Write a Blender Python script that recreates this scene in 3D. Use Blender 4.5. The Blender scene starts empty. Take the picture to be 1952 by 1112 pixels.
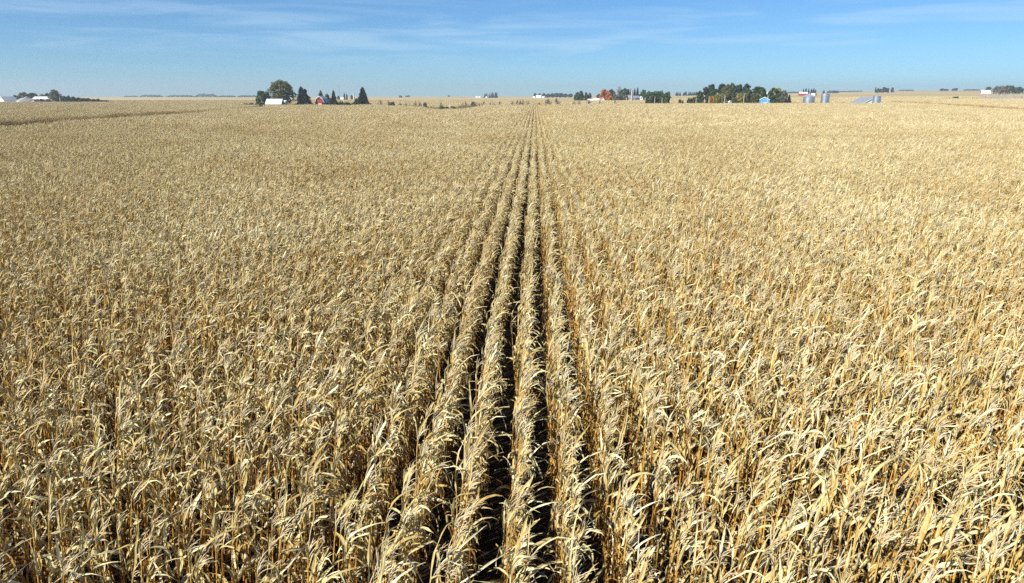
import bpy, math, random
import numpy as np
from mathutils import Vector, Matrix, Euler

# ------------------------------------------------------------------ camera, sky, sun, exposure
scene = bpy.context.scene
COL = scene.collection
R = math.radians
F_PX, CX, CY = 1332.0, 976.0, 556.0          # focal length and centre in photograph pixels (1952 x 1112)
EYE = 7.45                                     # drone height above the field
HOR = 184.0                                   # row of the eye level
YAW, PITCH = R(1.82), math.atan((CY - HOR) / F_PX)
cam_d = bpy.data.cameras.new('camera')
cam = bpy.data.objects.new('camera', cam_d)
COL.objects.link(cam)
cam_d.sensor_width = 36.0
cam_d.lens = 36.0 * F_PX / 1952.0
cam_d.clip_start, cam_d.clip_end = 0.1, 20000
cam.location = (0, 0, EYE)
cam.rotation_euler = (R(90) - PITCH, 0, YAW)
scene.camera = cam
CAMR = Euler((R(90) - PITCH, 0, YAW)).to_matrix()

SUN_EL, SUN_AZ = R(37), R(229)                # azimuth clockwise from +Y (behind and to the left)
to_sun = Vector((math.sin(SUN_AZ) * math.cos(SUN_EL), math.cos(SUN_AZ) * math.cos(SUN_EL), math.sin(SUN_EL)))
world = bpy.data.worlds.new('World')
scene.world = world
world.use_nodes = True
wn, wl = world.node_tree.nodes, world.node_tree.links
wn.clear()
w_out = wn.new('ShaderNodeOutputWorld')
w_bg = wn.new('ShaderNodeBackground')
w_bg.inputs['Strength'].default_value = 0.053
sky = wn.new('ShaderNodeTexSky')
sky.sky_type = 'NISHITA'
sky.sun_disc = False
sky.sun_elevation = SUN_EL
sky.sun_rotation = SUN_AZ
sky.altitude = 1500
sky.air_density = 1.0
sky.dust_density = 0.15
sky.ozone_density = 2.6
# thin streaks of cirrus: noise over the sky direction projected on a high flat layer
tc = wn.new('ShaderNodeTexCoord')
sep = wn.new('ShaderNodeSeparateXYZ'); wl.new(tc.outputs['Generated'], sep.inputs[0])
def wmath(op, a, b=None, clamp=False):
    n = wn.new('ShaderNodeMath'); n.operation = op; n.use_clamp = clamp
    for i, v in enumerate((a, b)):
        if v is None: continue
        if isinstance(v, (int, float)): n.inputs[i].default_value = v
        else: wl.new(v, n.inputs[i])
    return n.outputs[0]
azm = wmath('ARCTAN2', sep.outputs[0], sep.outputs[1])
cmb = wn.new('ShaderNodeCombineXYZ')
wl.new(wmath('MULTIPLY', azm, 4.2), cmb.inputs[0])
wl.new(wmath('MULTIPLY', sep.outputs[2], 46.0), cmb.inputs[1])
cmb.inputs[2].default_value = 5.3
cn = wn.new('ShaderNodeTexNoise'); cn.inputs['Scale'].default_value = 1.0
cn.inputs['Detail'].default_value = 7; cn.inputs['Roughness'].default_value = 0.5
cn.inputs['Distortion'].default_value = 0.5
wl.new(cmb.outputs[0], cn.inputs['Vector'])
cr = wn.new('ShaderNodeMapRange'); cr.interpolation_type = 'SMOOTHSTEP'
cr.inputs[1].default_value = 0.42; cr.inputs[2].default_value = 0.66
cr.inputs[3].default_value = 0.0; cr.inputs[4].default_value = 0.30
wl.new(cn.outputs['Fac'], cr.inputs[0])
fade = wn.new('ShaderNodeMapRange'); fade.interpolation_type = 'SMOOTHSTEP'
fade.inputs[1].default_value = 0.025; fade.inputs[2].default_value = 0.070
wl.new(sep.outputs[2], fade.inputs[0])
fad2 = wn.new('ShaderNodeMapRange'); fad2.interpolation_type = 'SMOOTHSTEP'
fad2.inputs[1].default_value = 0.145; fad2.inputs[2].default_value = 0.085
wl.new(sep.outputs[2], fad2.inputs[0])
cmask = wmath('MULTIPLY', wmath('MULTIPLY', cr.outputs[0], fade.outputs[0]), fad2.outputs[0])
w_mix = wn.new('ShaderNodeMixRGB')
w_mix.inputs[2].default_value = (8.0, 10.6, 12.4, 1)
w_tint = wn.new('ShaderNodeMixRGB'); w_tint.blend_type = 'MULTIPLY'; w_tint.inputs[0].default_value = 1
w_tint.inputs[2].default_value = (0.62, 1.03, 1.42, 1)          # clear, cool autumn air
wl.new(sky.outputs[0], w_tint.inputs[1])
wl.new(cmask, w_mix.inputs[0]); wl.new(w_tint.outputs[0], w_mix.inputs[1])
wl.new(w_mix.outputs[0], w_bg.inputs[0]); wl.new(w_bg.outputs[0], w_out.inputs[0])

sun_d = bpy.data.lights.new('sun', 'SUN')
sun_d.energy = 5.0
sun_d.angle = R(0.53)
sun_d.color = (1.0, 0.965, 0.88)
sun = bpy.data.objects.new('sun', sun_d)
COL.objects.link(sun)
sun.rotation_euler = to_sun.to_track_quat('Z', 'Y').to_euler()
vs = scene.view_settings
vs.view_transform = 'Standard'; vs.look = 'None'; vs.gamma = 1.0; vs.use_curve_mapping = False
vs.exposure = 0.66
scene.render.resolution_x, scene.render.resolution_y = 1024, 583
scene.cycles.max_bounces = 4
scene.cycles.diffuse_bounces = 2
scene.cycles.transmission_bounces = 1
scene.cycles.volume_bounces = 0
scene.cycles.use_denoising = False                # keeps the fine grain of the leaves
scene.cycles.caustics_reflective = False
scene.cycles.caustics_refractive = False

# ------------------------------------------------------------------ pixel and terrain helpers
def ray(px, py):
    return CAMR @ Vector(((px - CX) / F_PX, -(py - CY) / F_PX, -1.0))
SKY_PX = [0, 450, 900, 1100, 1280, 1500, 1700, 1952]
SKY_PY = [185.4, 185.2, 184.4, 183.6, 180.4, 176.8, 173.2, 172.6]
def far_slope(px):
    py = float(np.interp(px, SKY_PX, SKY_PY))
    d = ray(px, py)
    return d.z / math.hypot(d.x, d.y)
_ts = np.linspace(-200, 2150, 95)
_sl = np.array([far_slope(p) for p in _ts])
def ground_z(x, y):
    """the land: level in the near field, rising slowly to a low ridge three kilometres away"""
    x = np.asarray(x, float); y = np.asarray(y, float)
    r = np.hypot(x, y)
    a = np.arctan2(x, np.maximum(y, 1e-3)) + YAW
    px = 976 + F_PX / math.cos(PITCH) * np.tan(np.clip(a, -0.75, 0.75))
    zf = EYE + np.interp(px, _ts, _sl) * 3000.0
    g = np.clip((r - 350.0) / 2650.0, 0, 1)
    g = g * (0.85 + 0.15 * g)
    und = 0.9 * np.sin(x * 0.006 + 1.3) * np.sin(y * 0.0052 + 0.4) * np.clip((r - 500) / 600, 0, 1) * np.clip((2900 - r) / 800, 0, 1)
    und = und + 0.10 * np.sin(x * 0.035 + 0.5) * np.sin(y * 0.028) * np.clip(r / 40, 0, 1)
    return zf * g + und
def spot(px, D):
    """ground point seen in column px, D metres along the rows"""
    d = ray(px, HOR)
    k = D / d.y
    x, y = d.x * k, D
    return x, y, float(ground_z(x, y))
def z_at(px, py, D):
    d = ray(px, py)
    return EYE + d.z * D / d.y
def m_per_px(px, D):
    d = ray(px, HOR)
    return D / d.y / F_PX

# ------------------------------------------------------------------ materials
def nodemat(name):
    m = bpy.data.materials.new(name); m.use_nodes = True
    return m, m.node_tree.nodes, m.node_tree.links, m.node_tree.nodes['Principled BSDF']
def ramp_node(n, stops):
    r = n.new('ShaderNodeValToRGB'); e = r.color_ramp.elements
    e[0].position, e[0].color = stops[0][0], (*stops[0][1], 1)
    e[1].position, e[1].color = stops[-1][0], (*stops[-1][1], 1)
    for p, c in stops[1:-1]:
        q = e.new(p); q.color = (*c, 1)
    return r
def simple_mat(name, c, rough=0.8, metal=0.0, var=0.15, scale=1.2, spec=0.3):
    m, n, l, b = nodemat(name)
    t = n.new('ShaderNodeTexNoise'); t.inputs['Scale'].default_value = scale; t.inputs['Detail'].default_value = 5
    co = n.new('ShaderNodeTexCoord'); l.new(co.outputs['Object'], t.inputs['Vector'])
    r = ramp_node(n, [(0.3, tuple(v * (1 - var) for v in c)), (0.7, tuple(min(1, v * (1 + var)) for v in c))])
    l.new(t.outputs['Fac'], r.inputs[0]); l.new(r.outputs[0], b.inputs['Base Color'])
    b.inputs['Roughness'].default_value = rough; b.inputs['Metallic'].default_value = metal
    b.inputs['Specular IOR Level'].default_value = spec
    return m
def leaf_mat(name, dark, mid, light, trans=0.25):
    m, n, l, b = nodemat(name)
    at = n.new('ShaderNodeAttribute'); at.attribute_name = 'tint'
    r = ramp_node(n, [(0.0, dark), (0.5, mid), (1.0, light)])
    l.new(at.outputs['Fac'], r.inputs[0]); l.new(r.outputs[0], b.inputs['Base Color'])
    b.inputs['Roughness'].default_value = 0.7; b.inputs['Specular IOR Level'].default_value = 0.2
    tr = n.new('ShaderNodeBsdfTranslucent'); l.new(r.outputs[0], tr.inputs[0])
    mx = n.new('ShaderNodeMixShader'); mx.inputs[0].default_value = trans
    l.new(b.outputs[0], mx.inputs[1]); l.new(tr.outputs[0], mx.inputs[2])
    l.new(mx.outputs[0], n['Material Output'].inputs[0])
    return m
def corn_mat(name, stops, trans, rough=0.6, spec=0.25):
    m, n, l, b = nodemat(name)
    at = n.new('ShaderNodeAttribute'); at.attribute_name = 'tint'
    oi = n.new('ShaderNodeObjectInfo')
    geo = n.new('ShaderNodeNewGeometry')
    big = n.new('ShaderNodeTexNoise'); big.inputs['Scale'].default_value = 0.09; big.inputs['Detail'].default_value = 3
    l.new(geo.outputs['Position'], big.inputs['Vector'])
    fine = n.new('ShaderNodeTexNoise'); fine.inputs['Scale'].default_value = 14; fine.inputs['Detail'].default_value = 3
    l.new(geo.outputs['Position'], fine.inputs['Vector'])
    def mth(op, a, bb):
        k = n.new('ShaderNodeMath'); k.operation = op
        for i, v in enumerate((a, bb)):
            if isinstance(v, (int, float)): k.inputs[i].default_value = v
            else: l.new(v, k.inputs[i])
        return k.outputs[0]
    t = mth('ADD', at.outputs['Fac'], mth('MULTIPLY', mth('SUBTRACT', oi.outputs['Random'], 0.5), 0.22))
    t = mth('ADD', t, mth('MULTIPLY', mth('SUBTRACT', big.outputs['Fac'], 0.5), 0.7))
    t = mth('ADD', t, mth('MULTIPLY', mth('SUBTRACT', fine.outputs['Fac'], 0.5), 0.5))
    r = ramp_node(n, stops)
    l.new(t, r.inputs[0]); l.new(r.outputs[0], b.inputs['Base Color'])
    b.inputs['Roughness'].default_value = rough; b.inputs['Specular IOR Level'].default_value = spec
    if trans:
        tr = n.new('ShaderNodeBsdfTranslucent'); l.new(r.outputs[0], tr.inputs[0])
        mx = n.new('ShaderNodeMixShader'); mx.inputs[0].default_value = trans
        l.new(b.outputs[0], mx.inputs[1]); l.new(tr.outputs[0], mx.inputs[2])
        l.new(mx.outputs[0], n['Material Output'].inputs[0])
    return m

M = {}
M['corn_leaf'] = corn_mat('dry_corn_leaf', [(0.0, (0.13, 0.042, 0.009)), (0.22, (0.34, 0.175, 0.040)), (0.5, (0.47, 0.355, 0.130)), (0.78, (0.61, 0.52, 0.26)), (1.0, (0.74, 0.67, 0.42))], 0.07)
M['corn_stalk'] = corn_mat('dry_corn_stalk', [(0.0, (0.28, 0.09, 0.014)), (0.5, (0.56, 0.28, 0.042)), (1.0, (0.68, 0.43, 0.10))], 0.0)
M['corn_tassel'] = corn_mat('dry_corn_tassel', [(0.0, (0.30, 0.21, 0.10)), (0.5, (0.47, 0.37, 0.21)), (1.0, (0.62, 0.53, 0.35))], 0.05)
M['corn_husk'] = corn_mat('dry_corn_husk', [(0.0, (0.42, 0.30, 0.13)), (0.5, (0.60, 0.48, 0.26)), (1.0, (0.74, 0.66, 0.46))], 0.10)
M['weeds'] = leaf_mat('dry_weeds', (0.10, 0.07, 0.03), (0.26, 0.18, 0.08), (0.42, 0.32, 0.16), 0.2)
M['oak'] = leaf_mat('olive_foliage', (0.055, 0.062, 0.018), (0.15, 0.16, 0.050), (0.26, 0.25, 0.09), 0.35)
M['green'] = leaf_mat('green_foliage', (0.022, 0.044, 0.013), (0.070, 0.12, 0.034), (0.14, 0.20, 0.06), 0.35)
M['bright'] = leaf_mat('fresh_green_foliage', (0.02, 0.05, 0.012), (0.06, 0.15, 0.03), (0.12, 0.25, 0.05))
M['conifer'] = leaf_mat('conifer_needles', (0.010, 0.020, 0.010), (0.030, 0.050, 0.026), (0.065, 0.09, 0.045), 0.1)
M['arbor'] = leaf_mat('arborvitae_foliage', (0.008, 0.020, 0.007), (0.022, 0.055, 0.014), (0.05, 0.10, 0.025), 0.1)
M['orange'] = leaf_mat('orange_autumn_leaves', (0.28, 0.07, 0.01), (0.60, 0.20, 0.02), (0.75, 0.36, 0.05), 0.4)
M['yellow'] = leaf_mat('yellow_green_leaves', (0.12, 0.12, 0.015), (0.34, 0.31, 0.045), (0.50, 0.44, 0.08), 0.4)
M['greygreen'] = leaf_mat('grey_green_foliage', (0.08, 0.082, 0.05), (0.17, 0.165, 0.10), (0.28, 0.26, 0.17))
M['brownleaf'] = leaf_mat('brown_foliage', (0.035, 0.026, 0.012), (0.10, 0.07, 0.03), (0.18, 0.13, 0.06))
M['bark'] = simple_mat('bark', (0.10, 0.08, 0.06), 0.95, var=0.4, scale=3)
M['twig'] = simple_mat('grey_twigs', (0.19, 0.155, 0.115), 0.95, var=0.3, scale=3)
M['brush'] = simple_mat('grey_brush_stems', (0.34, 0.30, 0.23), 0.95, var=0.25, scale=0.4)
M['white'] = simple_mat('white_painted_boards', (0.80, 0.80, 0.78), 0.6, var=0.06)
M['white_roof'] = simple_mat('white_sheet_roof', (0.82, 0.83, 0.84), 0.35, var=0.05, scale=0.6)
M['grey_roof'] = simple_mat('grey_sheet_roof', (0.42, 0.45, 0.48), 0.45, metal=0.3, var=0.12, scale=0.5)
M['dark_roof'] = simple_mat('dark_shingle_roof', (0.055, 0.05, 0.048), 0.9, var=0.25)
M['brown_roof'] = simple_mat('brown_roof', (0.075, 0.055, 0.042), 0.9, var=0.3)
M['red'] = simple_mat('red_barn_boards', (0.34, 0.045, 0.035), 0.8, var=0.25, scale=2)
M['blue'] = simple_mat('blue_steel_siding', (0.10, 0.36, 0.66), 0.5, var=0.1)
M['galv'] = simple_mat('galvanised_steel', (0.62, 0.66, 0.68), 0.38, metal=0.85, var=0.10, scale=0.8, spec=0.5)
M['galv_roof'] = simple_mat('galvanised_steel_roof', (0.55, 0.58, 0.60), 0.45, metal=0.6, var=0.10, scale=0.8, spec=0.5)
M['concrete'] = simple_mat('silo_concrete', (0.46, 0.44, 0.40), 0.9, var=0.15)
M['pole'] = simple_mat('weathered_pole_wood', (0.55, 0.50, 0.42), 0.9, var=0.15, scale=3)
M['steel'] = simple_mat('grey_steel', (0.30, 0.31, 0.33), 0.5, metal=0.4, var=0.1)
M['glass'] = simple_mat('dark_window_glass', (0.02, 0.025, 0.03), 0.08, var=0.1, spec=0.6)
M['door'] = simple_mat('door_paint', (0.62, 0.62, 0.60), 0.6, var=0.08)

# ground: dark tilled soil close by, strips of ripe crop and stubble far off
m, n, l, b = nodemat('farmland')
geo = n.new('ShaderNodeNewGeometry')
s_n = n.new('ShaderNodeTexNoise'); s_n.inputs['Scale'].default_value = 6; s_n.inputs['Detail'].default_value = 8
l.new(geo.outputs['Position'], s_n.inputs['Vector'])
soil = ramp_node(n, [(0.35, (0.010, 0.007, 0.005)), (0.62, (0.020, 0.014, 0.009)), (0.8, (0.06, 0.042, 0.024))])
l.new(s_n.outputs['Fac'], soil.inputs[0])
mp = n.new('ShaderNodeMapping'); mp.inputs['Scale'].default_value = (0.0017, 0.0062, 0.0)
mp.inputs['Rotation'].default_value = (0, 0, R(4))
l.new(geo.outputs['Position'], mp.inputs[0])
vo = n.new('ShaderNodeTexVoronoi'); vo.distance = 'CHEBYCHEV'; vo.inputs['Scale'].default_value = 1.0
vo.inputs['Randomness'].default_value = 0.8
l.new(mp.outputs[0], vo.inputs['Vector'])
vb = n.new('ShaderNodeSeparateXYZ'); l.new(vo.outputs['Color'], vb.inputs[0])
crop = ramp_node(n, [(0.0, (0.47, 0.36, 0.16)), (0.35, (0.55, 0.43, 0.21)), (0.7, (0.50, 0.40, 0.21)), (1.0, (0.59, 0.47, 0.24))])
l.new(vb.outputs[0], crop.inputs[0])
f_n = n.new('ShaderNodeTexNoise'); f_n.inputs['Scale'].default_value = 0.12; f_n.inputs['Detail'].default_value = 10; f_n.inputs['Roughness'].default_value = 0.7
l.new(geo.outputs['Position'], f_n.inputs['Vector'])
f_r = ramp_node(n, [(0.3, (0.72, 0.70, 0.66)), (0.7, (1.15, 1.15, 1.12))]); l.new(f_n.outputs['Fac'], f_r.inputs[0])
mul = n.new('ShaderNodeMixRGB'); mul.blend_type = 'MULTIPLY'; mul.inputs[0].default_value = 1
l.new(crop.outputs[0], mul.inputs[1]); l.new(f_r.outputs[0], mul.inputs[2])
ln = n.new('ShaderNodeVectorMath'); ln.operation = 'LENGTH'; l.new(geo.outputs['Position'], ln.inputs[0])
mr = n.new('ShaderNodeMapRange'); mr.inputs[1].default_value = 640; mr.inputs[2].default_value = 720
l.new(ln.outputs['Value'], mr.inputs[0])
mxg = n.new('ShaderNodeMixRGB'); l.new(mr.outputs[0], mxg.inputs[0])
l.new(soil.outputs[0], mxg.inputs[1]); l.new(mul.outputs[0], mxg.inputs[2])
l.new(mxg.outputs[0], b.inputs['Base Color'])
b.inputs['Roughness'].default_value = 0.95; b.inputs['Specular IOR Level'].default_value = 0.1
M['farmland'] = m

# ------------------------------------------------------------------ mesh helpers
def mesh(name, v, f, mat=None, tint=None, smooth=False):
    me = bpy.data.meshes.new(name)
    me.from_pydata([tuple(p) for p in v], [], [tuple(q) for q in f])
    if mat is not None:
        for mm in (mat if isinstance(mat, (list, tuple)) else [mat]): me.materials.append(mm)
    if tint is not None:
        a = me.attributes.new('tint', 'FLOAT', 'POINT')
        a.data.foreach_set('value', np.asarray(tint, np.float32))
    if smooth: me.shade_smooth()
    me.update()
    return me
def link(name, data, parent=None, loc=None, rotz=None):
    o = bpy.data.objects.new(name, data); COL.objects.link(o)
    if parent is not None: o.parent = parent
    if loc is not None: o.location = loc
    if rotz is not None: o.rotation_euler = (0, 0, rotz)
    return o
def tag(o, label, cat, group=None):
    o['label'] = label; o['category'] = cat
    if group: o['group'] = group
    return o
def struct(o): o['kind'] = 'structure'; return o
def stuff(o, label=None, cat=None):
    o['kind'] = 'stuff'
    if label: o['label'] = label
    if cat: o['category'] = cat
    return o
class MB:
    """collects vertices, faces and a tint for one mesh"""
    def __init__(s): s.v, s.f, s.t = [], [], []
    def add(s, v, f, t=0.5):
        k = len(s.v); s.v += [tuple(p) for p in v]; s.f += [tuple(i + k for i in q) for q in f]
        s.t += [t] * len(v)
    def box(s, c, d):
        x, y, z = c; a, b_, e = d[0] / 2, d[1] / 2, d[2] / 2
        v = [(x + i * a, y + j * b_, z + k * e) for k in (-1, 1) for j in (-1, 1) for i in (-1, 1)]
        s.add(v, [(0, 2, 3, 1), (4, 5, 7, 6), (0, 1, 5, 4), (2, 6, 7, 3), (0, 4, 6, 2), (1, 3, 7, 5)])
    def prism(s, prof, y0, y1):
        k = len(prof)
        v = [(x, y0, z) for x, z in prof] + [(x, y1, z) for x, z in prof]
        f = [tuple(range(k))[::1], tuple(range(2 * k - 1, k - 1, -1))] + [(i, i + k, (i + 1) % k + k, (i + 1) % k) for i in range(k)]
        s.add(v, f)
    def tube(s, pts, rad, n=5, t=0.5):
        pts = [Vector(p) for p in pts]; vs_, fs = [], []
        for i, p in enumerate(pts):
            d = (pts[min(i + 1, len(pts) - 1)] - pts[max(i - 1, 0)])
            d = d.normalized() if d.length > 1e-9 else Vector((0, 0, 1))
            a = d.cross(Vector((0.31, 0.95, 0.05))).normalized(); c = d.cross(a)
            r_ = rad[i] if isinstance(rad, (list, tuple)) else rad
            for q in range(n):
                an = 2 * math.pi * q / n
                vs_.append(p + (a * math.cos(an) + c * math.sin(an)) * r_)
        for i in range(len(pts) - 1):
            for q in range(n):
                fs.append((i * n + q, i * n + (q + 1) % n, (i + 1) * n + (q + 1) % n, (i + 1) * n + q))
        fs.append(tuple(range(n))[::-1]); fs.append(tuple((len(pts) - 1) * n + q for q in range(n)))
        s.add(vs_, fs, t)
    def lathe(s, prof, n=24, cap=True):
        vs_ = [(r_ * math.cos(2 * math.pi * q / n), r_ * math.sin(2 * math.pi * q / n), z) for r_, z in prof for q in range(n)]
        fs = [(i * n + q, i * n + (q + 1) % n, (i + 1) * n + (q + 1) % n, (i + 1) * n + q) for i in range(len(prof) - 1) for q in range(n)]
        if cap: fs.append(tuple((len(prof) - 1) * n + q for q in range(n)))
        s.add(vs_, fs)
    def mesh(s, name, mat, smooth=False, tint=True): return mesh(name, s.v, s.f, mat, s.t if tint else None, smooth)
    def build(s, name, mat, parent=None, smooth=False): return link(name, s.mesh(name, mat, smooth), parent)

# ------------------------------------------------------------------ the land
def build_ground():
    rad = [0.0] + list(np.geomspace(6, 4000, 120))
    front = np.linspace(-0.85, 0.85, 220)
    back = np.linspace(0.85, 2 * math.pi - 0.85, 50)[1:-1]
    ang = np.concatenate([front, back]); na = len(ang)
    v = [(0, 0, float(ground_z(0, 0)))]
    for r_ in rad[1:]:
        x, y = r_ * np.sin(ang), r_ * np.cos(ang)
        z = ground_z(x, y)
        z = np.where(np.cos(ang) < 0.6, np.minimum(z, 6.0), z)
        v += list(zip(x.tolist(), y.tolist(), z.tolist()))
    f = [(0, 1 + (i + 1) % na, 1 + i) for i in range(na)]
    for k in range(len(rad) - 2):
        a, c = 1 + k * na, 1 + (k + 1) * na
        f += [(a + i, a + (i + 1) % na, c + (i + 1) % na, c + i) for i in range(na)]
    me = mesh('ground', v, f, M['farmland'], smooth=True)
    return struct(link('ground', me))
build_ground()

CLEAR = []                                    # discs kept free of corn: x, y, radius
STRIPS = []                                   # strips kept free of corn: polyline, half width
def clear(px, D, r): x, y, z = spot(px, D); CLEAR.append((x, y, r))
def strip(pts, w):
    p = [spot(a, d)[:2] for a, d in pts]
    STRIPS.append((p, w))
strip([(-90, 128), (16, 152), (200, 192), (350, 255)], 10)
strip([(350, 255), (480, 360), (500, 430)], 4)          # grassed gap between two left fields
DITCH = [(560, 505), (640, 440), (700, 402), (780, 400), (825, 362), (850, 308), (872, 335), (905, 420), (1020, 450), (1100, 462), (1200, 480), (1300, 490), (1480, 470), (1640, 452), (1700, 470)]
strip(DITCH, 6)
strip([(850, 310), (780, 296), (700, 284), (600, 276)], 1.8)
strip([(2010, 285), (1936, 322), (1830, 400), (1700, 520)], 9)

# ------------------------------------------------------------------ trees and shrubs
TREE = {}
def quad(mb, p, a, b_, t):
    mb.add([p - a - b_, p + a - b_, p + a + b_, p - a + b_], [(0, 1, 2, 3)], t)
def rnd_dir(rg):
    while True:
        d = Vector((rg.uniform(-1, 1), rg.uniform(-1, 1), rg.uniform(-1, 1)))
        if 0.05 < d.length < 1: return d.normalized()
def crown_broad(seed, lobes=13, per=190, low=0.22, size=0.030, flat=1.0, spread=0.33, gap=0.25):
    rg = random.Random(seed); mb = MB()
    L = []
    for i in range(lobes):
        u = i / (lobes - 1)
        z = low + 0.12 + (0.98 - low - 0.22) * u
        rr = spread * math.sqrt(max(0.05, 1 - ((u - 0.42) / 0.62) ** 2))
        a = i * 2.4 + rg.uniform(-0.5, 0.5); q = rr * rg.uniform(0.45, 1.0)
        L.append((Vector((q * math.cos(a), q * math.sin(a), z)), rg.uniform(0.12, 0.19) * (1.1 - 0.3 * u)))
    for c, r_ in L:
        lt = rg.uniform(-0.15, 0.15)
        for k in range(per):
            d = rnd_dir(rg)
            if rg.random() < gap and d.z < -0.2: continue
            p = c + Vector((d.x, d.y, d.z * 0.8 * flat)) * r_ * rg.uniform(0.55, 1.12)
            if p.z < low * 0.8: continue
            nrm = (d + rnd_dir(rg) * 0.9).normalized()
            a = nrm.cross(rnd_dir(rg)).normalized(); b_ = nrm.cross(a)
            s_ = size * rg.uniform(0.6, 1.3)
            quad(mb, p, a * s_, b_ * s_ * 0.75, min(1, max(0, rg.gauss(0.5, 0.2) + lt)))
    return mb
def trunk_broad(seed, low=0.22):
    rg = random.Random(seed + 500); mb = MB()
    mb.tube([(0, 0, -0.03), (0.005, 0, 0.12), (0, 0.008, 0.35), (0.01, 0, 0.62)], [0.034, 0.026, 0.020, 0.008], 7)
    for i in range(7):
        a = i * 2.4; z = low + 0.02 + i * 0.055
        e = Vector((0.27 * math.cos(a), 0.27 * math.sin(a), z + rg.uniform(0.16, 0.26)))
        mb.tube([(0, 0, z), e * 0.5 + Vector((0, 0, z * 0.4)), e], [0.013, 0.009, 0.003], 4)
    return mb
def crown_conifer(seed, nq=3000, droop=0.35, power=0.72, ragged=0.28):
    rg = random.Random(seed); mb = MB()
    tiers = 15
    off = [[rg.uniform(-1, 1) for _ in range(7)] for _ in range(tiers + 1)]
    for k in range(nq):
        z = 1 - (rg.random() ** 0.62) * 0.96
        ti = int(z * tiers); a = rg.uniform(0, 2 * math.pi)
        w = off[ti][int(a / (2 * math.pi) * 7) % 7]
        ph = z * tiers - ti
        Rz = 0.5 * (1.02 - z) ** power * (1 + ragged * w) * (1.08 - 0.42 * ph)
        q = Rz * (rg.random() ** 0.45)
        o = Vector((math.cos(a), math.sin(a), 0))
        p = o * q + Vector((0, 0, z - droop * q * 0.35))
        if p.z < 0.03: p.z = rg.uniform(0.03, 0.08)
        t = (o + Vector((0, 0, -droop * rg.uniform(0.3, 1.3)))).normalized()
        sd = t.cross(rnd_dir(rg)).normalized()
        s_ = rg.uniform(0.012, 0.026)
        quad(mb, p, t * s_ * 1.9, sd * s_, min(1, max(0, rg.gauss(0.45, 0.22))))
    return mb
def trunk_conifer(seed):
    mb = MB(); mb.tube([(0, 0, -0.03), (0, 0, 0.5), (0, 0, 0.97)], [0.024, 0.014, 0.003], 6)
    return mb
def crown_column(seed, nq=1500):
    rg = random.Random(seed); mb = MB()
    for k in range(nq):
        z = rg.uniform(0.01, 1); a = rg.uniform(0, 2 * math.pi)
        Rz = 0.5 * (1 - abs(2 * z - 0.8) ** 3.2 * 0.62 if z > 0.4 else 1) * (0.95 + 0.12 * math.sin(3 * a + 9 * z)) * (1 - max(0, z - 0.75) * 2.2)
        d = Vector((math.cos(a), math.sin(a), 0.35)).normalized()
        p = Vector((math.cos(a) * Rz, math.sin(a) * Rz, z)) * 1.0
        p.x *= rg.uniform(0.75, 1.04); p.y *= rg.uniform(0.75, 1.04)
        nrm = (d + rnd_dir(rg) * 0.7).normalized(); aa = nrm.cross(rnd_dir(rg)).normalized()
        s_ = rg.uniform(0.022, 0.045)
        quad(mb, p, aa * s_, nrm.cross(aa) * s_, min(1, max(0, rg.gauss(0.5, 0.22))))
    return mb
def crown_dome(seed, nq=2300):
    rg = random.Random(seed); mb = MB()
    ks = []
    for i in range(30):
        z = 0.12 + 0.72 * ((i + 0.5) / 30); a = i * 2.4 + rg.uniform(-0.4, 0.4)
        ks.append((a, z, rg.uniform(0.10, 0.17), rg.uniform(0.72, 1.0), rg.uniform(-0.18, 0.18)))
    for k in range(nq):
        a, z, r_, w, lt = ks[rg.randrange(30)]
        Rz = 0.40 * (1 - max(0, (z - 0.35) / 0.65) ** 2.6) ** 0.5 * w
        d = rnd_dir(rg)
        p = Vector((math.cos(a) * Rz, math.sin(a) * Rz, z)) + Vector((d.x, d.y, d.z * 0.9)) * r_ * rg.uniform(0.6, 1.1)
        p.z = max(0.0, p.z)
        nrm = (d + rnd_dir(rg) * 0.9).normalized(); aa = nrm.cross(rnd_dir(rg)).normalized()
        s_ = rg.uniform(0.018, 0.042)
        quad(mb, p, aa * s_, nrm.cross(aa) * s_ * 0.8, min(1, max(0, rg.gauss(0.5, 0.2) + lt)))
    return mb
def bare_branches(seed, spread=0.9, depth=4):
    rg = random.Random(seed); mb = MB()
    def grow(p, d, ln, r_, k):
        q = p + d * ln
        mb.tube([p, (p + q) / 2 + rnd_dir(rg) * ln * 0.06, q], [r_, r_ * 0.85, r_ * 0.7], 3)
        if k == 0: return
        for i in range(3 if k > 1 else 2):
            nd = (d + rnd_dir(rg) * spread * 0.75 + Vector((0, 0, 0.22))).normalized()
            grow(q if i < 2 else (p + q) / 2, nd, ln * rg.uniform(0.55, 0.8), r_ * 0.68, k - 1)
    grow(Vector((0, 0, 0.22)), Vector((0, 0, 1)), 0.2, 0.030, depth)
    for i in range(3):
        d = Vector((math.cos(i * 2.1 + seed), math.sin(i * 2.1 + seed), 1.2)).normalized()
        grow(Vector((0, 0, 0.12 + 0.05 * i)), d, 0.2, 0.028, depth - 1)
    return mb
def bare_trunk(seed):
    mb = MB(); mb.tube([(0, 0, -0.03), (0.004, 0, 0.12), (0, 0, 0.24)], [0.04, 0.035, 0.03], 5)
    return mb
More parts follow.
